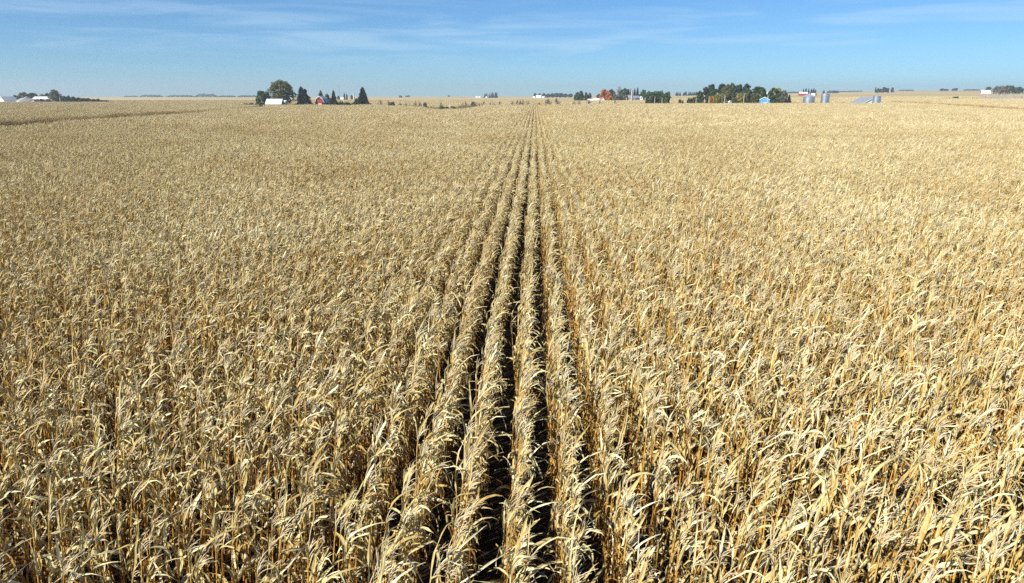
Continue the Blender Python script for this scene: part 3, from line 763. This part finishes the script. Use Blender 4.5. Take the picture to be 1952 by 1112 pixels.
# silo farm
building('farmhouse', 'white farmhouse with a red gable beside the orange maples', 'house', 1146.5, DS - 3, 5.0, 7, 3.2, G(2.2), R(10), 'white', 'red', 'white', (('window', 'front', -1.2, 1, 0.9, 1.3), ('window', 'front', 1.2, 1, 0.9, 1.3), ('door', 'front', 0, 0, 1, 2.1)))
building('farm_building', 'low white farm building between the white farmhouse and a smaller shed', 'shed', 1137.5, DS - 2, 5, 7, 2.8, G(1.6), R(-88), 'white', 'white_roof', None, (('window', 'right', -1.5, 1, 1, 1), ('door', 'right', 1.5, 0, 1.6, 2.1)))
building('farm_building', 'smallest low white shed in the white farmhouse group', 'shed', 1126.5, DS - 2, 4, 6, 2.6, G(1.3), R(-88), 'white', 'white_roof', None, (('door', 'right', 0, 0, 1.6, 2.0),))
building('barn', 'grey-roofed barn on the near side of the concrete silo', 'barn', 1198.5, DS + 22, 8, 7, 4.2, G(2.8), R(-70), 'concrete', 'grey_roof', None, (('door', 'right', 0, 0, 3, 3),))
building('barn', 'barn with a shiny pale roof just past the concrete silo', 'barn', 1211.5, DS + 24, 8, 7, 3.8, G(2.8), R(-72), 'concrete', 'galv_roof', None, (('door', 'right', 0, 0, 3, 3),))
building('shed', 'small white shed standing apart from the concrete silo', 'shed', 1222.3, DS + 22, 2.6, 3.5, 4.2, G(1.6), R(10), 'white', 'white_roof', 'white', (('door', 'front', 0, 0, 1, 2),))
def silo(name, px, D, w_px, ytop, mat, dome_mat, label):
    x, y, z = spot(px, D); r_ = w_px * m_per_px(px, D) / 2; h = z_at(px, ytop, D) - z
    o = link(name, None, None, (x, y, z)); tag(o, label, 'silo')
    pr = []; k = 0.0
    while k < h - r_:
        pr += [(r_, k), (r_, k + 0.5), (r_ + 0.05, k + 0.52), (r_ + 0.05, k + 0.6), (r_, k + 0.62)]; k += 0.75
    pr = [(r_, -0.3)] + pr + [(r_, h - r_ * 0.9)]
    mb = MB(); mb.lathe(pr, 24); mb.build('wall', M[mat], o, True)
    mb = MB(); mb.lathe([(r_ * 1.04 * math.cos(a), h - r_ * 0.9 + r_ * 0.9 * math.sin(a)) for a in (0, 0.3, 0.6, 0.9, 1.2, 1.5)], 24); mb.build('dome', M[dome_mat], o, True)
    mb = MB(); mb.box((-0.3, -r_ - 0.35, h / 2), (0.7, 0.6, h * 0.88)); mb.build('chute', M[mat], o)
    CLEAR.append((x, y, 6))
silo('silo', 1204.5, DS + 14, 4.0, 170.8, 'concrete', 'grey_roof', 'pale concrete silo with a domed top among the farm trees')
silo('silo', 674.5, 1160, 3.0, 178.3, 'white', 'grey_roof', 'distant white silo behind the big lone spruce')
building('shed', 'tiny distant white shed near the columnar trees', 'shed', 652, 1150, 4, 5, 2.6, G(1.2), R(-80), 'white', 'white_roof', None)
# blue shed
building('shed', 'bright blue gabled shed with white trim beside the woodlot', 'shed', 1458, DW - 6, 6.2, 8, 4.4, G(1.6), R(-16), 'blue', 'white_roof', 'white', (('door', 'front', 0.5, 0, 3.0, 2.6), ('window', 'front', -2.0, 1.4, 0.8, 0.9)), over=0.3)
building('shed', 'tiny white shed low in front of the woodlot trees', 'shed', 1392, DW - 8, 1.3, 1.6, 3.2, G(0.6), R(10), 'white', 'white_roof', None, (('door', 'front', 0, 0, 0.7, 1.9),))
# far farms
for a, c, t, D, nm, wm, rm, lb in (
    (907, 911, 181.8, 1950, 'barn', 'white', 'white_roof', 'larger tiny white building on the skyline beside the dark spruce clump'),
    (912.5, 916, 182, 1950, 'barn', 'white', 'white_roof', 'smaller tiny white building on the skyline beside the dark spruce clump'),
    (926, 929, 182, 1930, 'shed', 'white', 'white_roof', 'tiny white shed in front of the skyline spruce clump'),
    (1016, 1020, 182.2, 1700, 'shed', 'white', 'white_roof', 'smallest distant white shed before the hazy treeline'),
    (1022, 1032, 180, 1700, 'barn', 'white', 'white_roof', 'largest distant white barn before the hazy treeline'),
    (1034, 1038, 179.6, 1710, 'shed', 'white', 'white_roof', 'narrow distant white building before the hazy treeline'),
    (1523, 1538, 174, 1450, 'barn', 'red', 'white_roof', 'distant red barn with a white roof before the hazy spruces'),
    (1546, 1553, 173.8, 1450, 'house', 'white', 'white_roof', 'distant white house before the hazy spruces')):
    px = (a + c) / 2; mp_ = m_per_px(px, D); wid = (c - a) * mp_
    z = spot(px, D)[2]; hh = max(3.5, min(z_at(px, t, D) - z, wid * 0.32 + 2.2))
    building(nm, lb, 'house' if nm == 'house' else nm, px, D, max(5, wid * 0.6), wid, hh * 0.62, G(hh * 0.38), R(82), wm, rm, None, (('door', 'right', 0, 0, 2.5, 2.4),))
building('barn', 'barn with a bright white roof and reddish end wall on the ridge', 'barn', 1876.5, 1200, 11, 13, 1.6, [(1, 0), (0.7, 3.6), (0, 5.8)], R(-107), 'red', 'white_roof', None, (('door', 'front', 0, 0, 3, 3),))
building('shed', 'long low shed with a grey roof and white gable end beside a grain bin', 'shed', 1654, 470, 14.4, 17, 1.9, G(3.5), R(5), 'white', 'galv_roof', 'white', (('door', 'front', 0, 0, 3.6, 2.8), ('window', 'front', -4, 1.2, 1, 0.8)))

# ------------------------------------------------------------------ grain bins
def grain_bin(px0, px1, y_eave, y_top, D, label, flat=False):
    px = (px0 + px1) / 2; x, y, z = spot(px, D)
    r_ = (px1 - px0) * m_per_px(px, D) / 2
    he = z_at(px, y_eave, D) - z; ht = z_at(px, y_top, D) - z
    o = link('grain_bin', None, None, (x, y, z)); tag(o, label, 'grain bin')
    pr = []; k = -0.2
    while k < he:
        pr += [(r_, k), (r_ + 0.05, k + 0.14)]; k += 0.28
    pr.append((r_, he))
    mb = MB(); mb.lathe(pr, 48, False); mb.build('wall', M['galv'], o, True)
    mb = MB(); mb.lathe([(r_ + 0.16, he - 0.06), (r_ * 0.6, he + (ht - he) * 0.45), (0.5, ht - 0.25), (0.5, ht)], 36)
    rf = mb.build('roof', M['galv_roof'], o)
    for q in range(18):
        a = 2 * math.pi * q / 18
        c_, s_ = math.cos(a), math.sin(a)
        mb = MB(); mb.tube([((r_ + 0.1) * c_, (r_ + 0.1) * s_, he + 0.02), (r_ * 0.6 * c_, r_ * 0.6 * s_, he + (ht - he) * 0.45 + 0.04), (0.55 * c_, 0.55 * s_, ht - 0.2)], 0.06, 4)
        mb.build('roof_rib', M['galv_roof'], rf)
    mb = MB(); mb.lathe([(0.62, ht - 0.02), (0.62, ht + 0.12), (0.1, ht + 0.3)], 16); mb.build('cap', M['galv_roof'], o)
    mb = MB(); mb.box((-0.5, -r_ - 0.05, 1.1), (1.1, 0.25, 2.0)); mb.build('door', M['steel'], o)
    mb = MB(); a = R(-40)
    for dx in (-0.22, 0.22):
        mb.tube([((r_ + 0.2) * math.cos(a) + dx, (r_ + 0.2) * math.sin(a), 0), ((r_ + 0.2) * math.cos(a) + dx, (r_ + 0.2) * math.sin(a), he + 0.3)], 0.03, 4)
    for k in range(int(he / 0.35)):
        mb.box(((r_ + 0.2) * math.cos(a), (r_ + 0.2) * math.sin(a), 0.3 + k * 0.35), (0.44, 0.03, 0.03))
    mb.build('ladder', M['steel'], o)
    CLEAR.append((x, y, r_ + 2))
clear(1545, 470, 14); clear(1575, 470, 12); clear(1655, 470, 16)
grain_bin(1532.3, 1553, 184.6, 179.0, 464, 'wide galvanised grain bin with a conical roof, nearest the woodlot')
grain_bin(1566, 1581, 179.6, 177.8, 466, 'tall narrow galvanised grain bin with a flat roof')
grain_bin(1664.8, 1679, 183.0, 181.4, 452, 'low grain bin standing against the long grey-roofed shed')

# ------------------------------------------------------------------ poles
def pole(px, ytop, D, label, arm=True, transformer=False, group=None, r_=0.20, mat='pole'):
    x, y, z = spot(px, D); h = z_at(px, ytop, D) - z
    o = link('utility_pole', None, None, (x, y, z), R(10)); tag(o, label, 'pole', group)
    mb = MB(); mb.tube([(0, 0, -0.4), (0, 0, h * 0.5), (0, 0, h)], [r_, r_ * 0.88, r_ * 0.72], 8); mb.build('shaft', M[mat], o)
    if arm:
        mb = MB(); mb.box((0, -r_ - 0.06, h - 0.5), (2.2, 0.11, 0.13)); c = mb.build('crossarm', M[mat], o)
        for dx in (-0.95, -0.35, 0.35, 0.95):
            mb = MB(); mb.lathe([(0.05, h - 0.43), (0.07, h - 0.34), (0.04, h - 0.25)], 8)
            q = mb.build('insulator', M['white'], c); q.location = (dx, -r_ - 0.06, 0)
    if transformer:
        mb = MB(); mb.lathe([(0.42, h - 2.6), (0.45, h - 2.5), (0.45, h - 1.2), (0.3, h - 1.0)], 14)
        q = mb.build('transformer', M['door'], o); q.location = (-0.7, -0.1, 0)
pole(113, 184.5, DL - 14, 'pale pole standing before the evergreen hedge', arm=False)
pole(245, 188.5, 520, 'pale pole alone in the open field beyond the evergreen hedge', arm=False)
pole(375, 191, 520, 'pale pole alone in the open field on the farm-with-cottonwood side', arm=False)
pole(856.5, 195.5, 322, 'white pole rising from the bend of the ditch', arm=False, r_=0.13, mat='white')
pole(970.5, 194.5, 448, 'pale pole among the leafless trees of the ditch', arm=False)
pole(1194.5, 186.5, 474, 'short pale pole below the silo farm', arm=False)
pole(1230, 186, 486, 'pale pole at the silo-side edge of the three wide green trees', arm=False)
pole(1248.5, 184, 484, 'pale pole in front of the middle of the three wide green trees', arm=False)
pole(1262.5, 187, 484, 'shorter pale pole in front of the three wide green trees', arm=False)
pole(1279, 187.5, 486, 'pale pole at the woodlot-side edge of the three wide green trees', arm=False)
pole(1327.5, 187, DW - 12, 'short pale pole beside the dark brownish bush', arm=False)
pole(1352, 183, DW - 12, 'pale pole beside the bright orange bush', arm=False)
pole(1382, 181, DW - 14, 'pale pole beside the rounded yellow-green bush', arm=False)
pole(1418.5, 178, DW - 16, 'pale pole in front of the low light olive trees')
pole(1464, 172, DW - 18, 'tallest pale pole with a transformer in front of the blue shed', transformer=True)
pole(1527.3, 176, 560, 'thin dark pole standing near the wide grain bin', arm=False, r_=0.10, mat='steel')
def mast(px, ytop, D, label):
    x, y, z = spot(px, D); h = z_at(px, ytop, D) - z
    o = link('radio_mast', None, None, (x, y, z)); tag(o, label, 'mast')
    for i in range(3):
        a = i * 2.094; mb = MB(); mb.tube([(0.45 * math.cos(a), 0.45 * math.sin(a), 0), (0.35 * math.cos(a), 0.35 * math.sin(a), h)], 0.11, 4); mb.build('leg', M['steel'], o)
    mb = MB(); k = 0
    while k * 1.5 < h - 2:
        a = k * 2.094; p = (0.42 * math.cos(a), 0.42 * math.sin(a), k * 1.5); q = (0.42 * math.cos(a + 2.094), 0.42 * math.sin(a + 2.094), k * 1.5 + 1.5)
        mb.tube([p, q], 0.06, 3); k += 1
    mb.build('lattice', M['steel'], o)
mast(647.3, 160.5, 1500, 'thin radio mast rising above the horizon between spruces')

# ------------------------------------------------------------------ corn
H_CORN = 2.15
def leaf_arrays(rg_, p0, az, length, width, e0, e1, power, twist, ns, across, curl=0.35):
    """a dry corn leaf: a folded, crumpled ribbon that leaves the stalk upwards, bows over and twists"""
    p = Vector(p0); vv, ff = [], []
    sway = rg_.gauss(0, 0.5); kink = rg_.uniform(0.25, 0.85); kamt = rg_.uniform(0.4, 1.6) if rg_.random() < 0.35 else 0
    tw0 = rg_.uniform(-0.9, 0.9); we = wa = 0.0
    for i in range(ns + 1):
        s_ = i / ns
        we += rg_.gauss(0, 0.13); wa += rg_.gauss(0, 0.16)
        e = e0 + (e1 - e0) * s_ ** power - (kamt if s_ > kink else 0) + we
        e = max(-1.57, min(1.57, e))
        a2 = az + sway * s_ * s_ + wa
        hh = Vector((math.cos(a2), math.sin(a2), 0)); sd = Vector((-math.sin(a2), math.cos(a2), 0))
        t = hh * math.cos(e) + Vector((0, 0, math.sin(e)))
        if i: p = p + t * (length / ns)
        nrm = sd.cross(t)
        th = tw0 + twist * s_
        sv = sd * math.cos(th) + nrm * math.sin(th); nv = t.cross(sv)
        w = width * (0.45 + 1.0 * s_ if s_ < 0.4 else 0.85 * (1 - ((s_ - 0.4) / 0.6) ** 1.4) + 0.015) * 0.5 * rg_.uniform(0.7, 1.2)
        rp = rg_.uniform(-0.18, 0.18) * width
        if across == 3:
            vv += [p - sv * w + nv * (w * curl + rp), p - nv * w * 0.1, p + sv * w + nv * (w * curl - rp)]
        else:
            vv += [p - sv * w, p + sv * w]
    for i in range(ns):
        for j in range(across - 1):
            a = i * across + j; ff.append((a, a + 1, a + across + 1, a + across))
    return vv, ff
def corn_plant(seed, lod=0):
    """parts of one ripe plant blown towards +X: list of (kind, vertices, faces, tints)"""
    rg_ = random.Random(seed); parts = []
    H = H_CORN * rg_.uniform(0.84, 1.08)
    lean = rg_.uniform(0.03, 0.15); ly = rg_.uniform(-0.10, 0.12)
    def st(z): u = z / H; return Vector((lean * u ** 2.2, ly * u ** 2, z))
    mb = MB()
    if lod == 0: mb.tube([st(H * k / 6) - Vector((0, 0, 0.05 if k == 0 else 0)) for k in range(7)], [0.015, 0.014, 0.013, 0.011, 0.009, 0.007, 0.004], 5)
    else: mb.tube([st(0.3), st(H * 0.7), st(H)], [0.014, 0.012, 0.006], 3)
    ts = rg_.uniform(0.2, 0.8); parts.append(('stalk', mb.v, mb.f, [ts + rg_.uniform(-0.15, 0.15) for _ in mb.v]))
    n_ = rg_.randint(13, 16) if lod == 0 else 12
    ph = rg_.choice((0.0, math.pi)) + rg_.gauss(0, 0.8) + math.pi / 2
    for i in range(n_):
        u = i / (n_ - 1)
        z = H * (0.20 + 0.76 * u if lod == 0 else 0.34 + 0.62 * u)
        az0 = ph + i * math.pi + rg_.gauss(0, 0.6)
        wnd = 0.1 + 1.3 * u ** 1.3
        d = Vector((math.cos(az0) * 0.5 + wnd, math.sin(az0) * 1.1 + 0.10 * wnd, 0))
        az = math.atan2(d.y, d.x) + rg_.gauss(0, 0.2)
        hang = rg_.random() < (0.95 - 0.72 * u)
        if hang:
            ln = rg_.uniform(0.30, 0.62); e0 = rg_.uniform(0.7, 1.4); e1 = rg_.uniform(-1.56, -1.30); pw = rg_.uniform(0.18, 0.42); wd = rg_.uniform(0.028, 0.060)
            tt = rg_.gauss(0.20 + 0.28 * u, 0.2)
        else:
            ln = rg_.uniform(0.40, 0.88); e0 = rg_.uniform(1.12, 1.55); e1 = rg_.gauss(0.35, 0.7) - 0.6 * (1 - u); pw = rg_.uniform(0.9, 3.0); wd = rg_.uniform(0.026, 0.068)
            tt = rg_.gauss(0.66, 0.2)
        e1 = max(-1.55, min(e0, e1))
        vv, ff = leaf_arrays(rg_, st(z), az, ln, wd * (1.0 if lod == 0 else 1.25), e0, e1, pw, rg_.gauss(0, 1.5), 8 if lod == 0 else 4, 3 if lod == 0 else 2)
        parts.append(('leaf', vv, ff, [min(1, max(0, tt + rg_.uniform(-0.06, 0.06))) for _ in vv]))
    # tassel
    mb = MB(); top = st(H); k = rg_.randint(6, 9) if lod == 0 else 3
    for i in range(k):
        c = i == 0
        az = rg_.gauss(0.1, 0.7); e0 = rg_.uniform(0.9, 1.45); e1 = rg_.uniform(-0.1, 0.9); L_ = rg_.uniform(0.28, 0.38) if c else rg_.uniform(0.16, 0.28)
        p = top - Vector((0, 0, 0 if c else rg_.uniform(0, 0.06))); pts = [p.copy()]; ns = 4 if lod == 0 else 2
        for q in range(ns):
            e = e0 + (e1 - e0) * (q / ns); p = p + Vector((math.cos(az) * math.cos(e), math.sin(az) * math.cos(e), math.sin(e))) * (L_ / ns); pts.append(p.copy())
        mb.tube(pts, [0.0045] * ns + [0.0025] if lod == 0 else 0.008, 3)
    tt = rg_.uniform(0.3, 0.9); parts.append(('tassel', mb.v, mb.f, [tt] * len(mb.v)))
    if lod == 0 and rg_.random() < 0.8:
        mb = MB(); z = H * rg_.uniform(0.42, 0.52); a = rg_.uniform(-1.2, 1.2); b0 = st(z)
        o = Vector((math.cos(a), math.sin(a), 0)); q = b0 + o * 0.05
        dn = (o * 0.5 + Vector((0, 0, -1 if rg_.random() < 0.7 else 0.7))).normalized()
        mb.tube([b0, q, q + dn * 0.05, q + dn * 0.13, q + dn * 0.2, q + dn * 0.26], [0.008, 0.016, 0.028, 0.03, 0.02, 0.004], 7)
        parts.append(('husk', mb.v, mb.f, [rg_.uniform(0.4, 0.9)] * len(mb.v)))
    return parts
PART_MAT = {'stalk': 0, 'leaf': 1, 'tassel': 2, 'husk': 3}
CORN_MATS = [M['corn_stalk'], M['corn_leaf'], M['corn_tassel'], M['corn_husk']]
def join_parts(name, plist):
    v, f, t, mi = [], [], [], []
    for off, parts in plist:
        for kind, pv, pf, pt in parts:
            k = len(v)
            v += [(p[0] + off[0], p[1] + off[1], p[2] * off[2]) for p in pv]
            f += [tuple(i + k for i in q) for q in pf]; t += pt; mi += [PART_MAT[kind]] * len(pf)
    me = mesh(name, v, f, CORN_MATS, t)
    me.polygons.foreach_set('material_index', mi); me.update()
    return me
N_PLANT = 44
plants = [corn_plant(1000 + i) for i in range(N_PLANT)]
plant_meshes = [join_parts('corn_plant_copy', [((0, 0, 1), p)]) for p in plants]
ROW = 0.762; ROW0 = -0.33; STEP = 0.165
T_ROWS, T_LEN = 2, 4.95
tile_meshes = []
for s_ in range(8):
    rg_ = random.Random(600 + s_); pl = []
    for r_ in range(T_ROWS):
        for k in range(int(T_LEN / STEP)):
            pl.append(((r_ * ROW + rg_.gauss(0, 0.03), k * STEP + rg_.uniform(-0.05, 0.05), rg_.uniform(0.9, 1.08)), corn_plant(rg_.randrange(10 ** 6), 1)))
    tile_meshes.append(join_parts('corn_tile', pl))

rng = np.random.default_rng(11)
def blocked(x, y):
    m_ = np.zeros(x.shape, bool)
    for cx, cy, r_ in CLEAR:
        m_ |= (x - cx) ** 2 + (y - cy) ** 2 < r_ * r_
    for pts, w in STRIPS:
        for (ax, ay), (bx, by) in zip(pts[:-1], pts[1:]):
            dx, dy = bx - ax, by - ay; L2 = dx * dx + dy * dy
            u = np.clip(((x - ax) * dx + (y - ay) * dy) / L2, 0, 1)
            m_ |= (x - ax - u * dx) ** 2 + (y - ay - u * dy) ** 2 < w * w
    return m_
R_NEAR, R_FAR = 135.0, 860.0
HALF = R(42)
def in_view(x, y, margin):
    a = np.abs(np.arctan2(x, y + 14.0 + margin) + YAW)
    return (a < HALF) & (y > -6)
# near plants
xs, ys = [], []
for k in range(-170, 171):
    y = np.arange(-6, R_NEAR + 1, STEP); y = y + rng.normal(0, 0.035, y.shape)
    x = ROW0 + ROW * k + rng.normal(0, 0.022, y.shape)
    keep = (np.hypot(x, y) < R_NEAR) & in_view(x, y, 0) & (rng.random(y.shape) > 0.03)
    xs.append(x[keep]); ys.append(y[keep])
nx, ny = np.concatenate(xs), np.concatenate(ys)
kb = ~blocked(nx, ny); nx, ny = nx[kb], ny[kb]
nz = ground_z(nx, ny)
gust = 0.5 + 0.5 * np.sin(nx * 0.55 + 1.7 * np.sin(ny * 0.31)) * np.sin(ny * 0.47 + 0.8 * np.sin(nx * 0.27))
n_rx = rng.normal(0, 0.05, nx.shape); n_ry = 0.0 + 0.045 * gust + rng.normal(0, 0.032, nx.shape)
lodged = rng.random(nx.shape) < 0.012
n_ry = np.where(lodged, n_ry + rng.uniform(0.2, 0.6, nx.shape) * rng.choice([-1, 1], nx.shape, p=[0.3, 0.7]), n_ry)
n_rz = rng.normal(0, 0.28, nx.shape)
n_sc = np.clip(rng.normal(1.0, 0.06, nx.shape), 0.84, 1.13) * (0.94 + 0.11 * gust)
n_id = rng.integers(0, N_PLANT, nx.shape)
# the 300 that show largest in the picture become plants of their own
cp = np.array(CAMR.transposed())
P = np.stack([nx, ny, nz + 1.6 - EYE], 1) @ cp.T
u = CX + F_PX * P[:, 0] / -P[:, 2]; v_ = CY - F_PX * P[:, 1] / -P[:, 2]
inside = (P[:, 2] < -1) & (u > 0) & (u < 1952) & (v_ < 1112) & (v_ > 0)
order = np.where(inside, -P[:, 2], 1e9).argsort()[:300]
near_mask = np.zeros(nx.shape, bool); near_mask[order] = True
# far tiles of two rows
tw = ROW * T_ROWS
tx, ty = [], []
for k in range(int(-620 / tw), int(640 / tw)):
    y = np.arange(30, R_FAR, T_LEN) + (k * 1.37) % T_LEN
    x = np.full(y.shape, ROW0 + k * tw)
    r_ = np.hypot(x, y)
    keep = (r_ > R_NEAR - 0.5) & (r_ < R_FAR) & in_view(x, y, 0)
    tx.append(x[keep]); ty.append(y[keep])
tx, ty = np.concatenate(tx), np.concatenate(ty)
kb = ~blocked(tx + ROW * 0.5, ty + T_LEN / 2); tx, ty = tx[kb], ty[kb]
tz = ground_z(tx, ty)
rest = ~near_mask
pts = np.concatenate([np.stack([nx[rest], ny[rest], nz[rest]], 1), np.stack([tx, ty, tz], 1)])
rots = np.concatenate([np.stack([n_rx[rest], n_ry[rest], n_rz[rest]], 1), np.zeros((len(tx), 3))])
scs = np.concatenate([n_sc[rest], rng.normal(1.0, 0.03, len(tx))])
ids = np.concatenate([n_id[rest], rng.integers(0, len(tile_meshes), len(tx))])
ist = np.concatenate([np.zeros(rest.sum(), bool), np.ones(len(tx), bool)])
print('corn plants', int(rest.sum()), 'tiles', len(tx))
fm = bpy.data.meshes.new('corn_field')
fm.vertices.add(len(pts)); fm.vertices.foreach_set('co', pts.astype(np.float32).ravel())
def attr(nm, ty_, dom, arr, key='value'):
    a = fm.attributes.new(nm, ty_, dom); a.data.foreach_set(key, arr)
attr('rot', 'FLOAT_VECTOR', 'POINT', rots.astype(np.float32).ravel(), 'vector')
attr('size', 'FLOAT', 'POINT', scs.astype(np.float32))
attr('pick', 'INT', 'POINT', ids.astype(np.int32))
attr('tile', 'BOOLEAN', 'POINT', ist)
fm.update()
field = link('corn_field', fm)
stuff(field, 'ripe tan corn standing in dense rows across the whole field', 'corn')
ng = bpy.data.node_groups.new('corn_rows', 'GeometryNodeTree')
ng.interface.new_socket('Geometry', in_out='INPUT', socket_type='NodeSocketGeometry')
ng.interface.new_socket('Geometry', in_out='OUTPUT', socket_type='NodeSocketGeometry')
gi, go = ng.nodes.new('NodeGroupInput'), ng.nodes.new('NodeGroupOutput')
out_join = ng.nodes.new('GeometryNodeJoinGeometry')
def named(nm, ty_):
    q = ng.nodes.new('GeometryNodeInputNamedAttribute'); q.data_type = ty_; q.inputs['Name'].default_value = nm
    return q.outputs['Attribute']
a_rot, a_size, a_pick, a_tile = named('rot', 'FLOAT_VECTOR'), named('size', 'FLOAT'), named('pick', 'INT'), named('tile', 'BOOLEAN')
inv = ng.nodes.new('FunctionNodeBooleanMath'); inv.operation = 'NOT'; ng.links.new(a_tile, inv.inputs[0])
e2r = ng.nodes.new('FunctionNodeEulerToRotation'); ng.links.new(a_rot, e2r.inputs[0])
for meshes, sel, nm in ((plant_meshes, inv.outputs[0], 'corn_plant_source'), (tile_meshes, a_tile, 'corn_rows_source')):
    j = ng.nodes.new('GeometryNodeJoinGeometry')
    for me in meshes:
        src = bpy.data.objects.new(nm, me)               # kept out of the scene: only the field's nodes use it
        oi = ng.nodes.new('GeometryNodeObjectInfo'); oi.inputs['Object'].default_value = src
        oi.inputs['As Instance'].default_value = True
        ng.links.new(oi.outputs['Geometry'], j.inputs[0])
    ip = ng.nodes.new('GeometryNodeInstanceOnPoints')
    ng.links.new(gi.outputs[0], ip.inputs['Points']); ng.links.new(sel, ip.inputs['Selection'])
    ng.links.new(j.outputs[0], ip.inputs['Instance']); ip.inputs['Pick Instance'].default_value = True
    ng.links.new(a_pick, ip.inputs['Instance Index']); ng.links.new(e2r.outputs[0], ip.inputs['Rotation'])
    ng.links.new(a_size, ip.inputs['Scale'])
    ng.links.new(ip.outputs[0], out_join.inputs[0])
ng.links.new(out_join.outputs[0], go.inputs[0])
md = field.modifiers.new('rows', 'NODES'); md.node_group = ng

# the 300 nearest plants, each with its own stalk, leaves, tassel and husk
part_cache = {}
for idx in order:
    k = int(n_id[idx])
    if k not in part_cache:
        part_cache[k] = [(kind, mesh(kind, pv, pf, CORN_MATS[PART_MAT[kind]], pt)) for kind, pv, pf, pt in plants[k]]
    o = link('corn_plant', None, None, (float(nx[idx]), float(ny[idx]), float(nz[idx])))
    o.rotation_euler = (float(n_rx[idx]), float(n_ry[idx]), float(n_rz[idx])); s_ = float(n_sc[idx]); o.scale = (s_, s_, s_)
    if lodged[idx]: tag(o, 'fallen corn plant leaning sideways out of its row against its upright neighbours', 'corn plant', 'leaning corn plants of the near rows')
    else: tag(o, 'upright ripe tan corn plant with wind-bent leaves and tassel, in the near rows', 'corn plant', 'corn plants of the near rows')
    for kind, me in part_cache[k]: link(kind, me, o)

# ------------------------------------------------------------------ air
def haze():
    mb = MB(); mb.box((0, 0, 32), (8400, 8400, 72))
    m = bpy.data.materials.new('haze'); m.use_nodes = True
    n = m.node_tree.nodes; n.clear()
    o_ = n.new('ShaderNodeOutputMaterial'); pv = n.new('ShaderNodeVolumePrincipled')
    pv.inputs['Color'].default_value = (0.86, 0.92, 1.0, 1); pv.inputs['Density'].default_value = 0.0002
    pv.inputs['Anisotropy'].default_value = 0.2
    m.node_tree.links.new(pv.outputs[0], o_.inputs['Volume'])
    o = mb.build('haze', m); stuff(o)
haze()
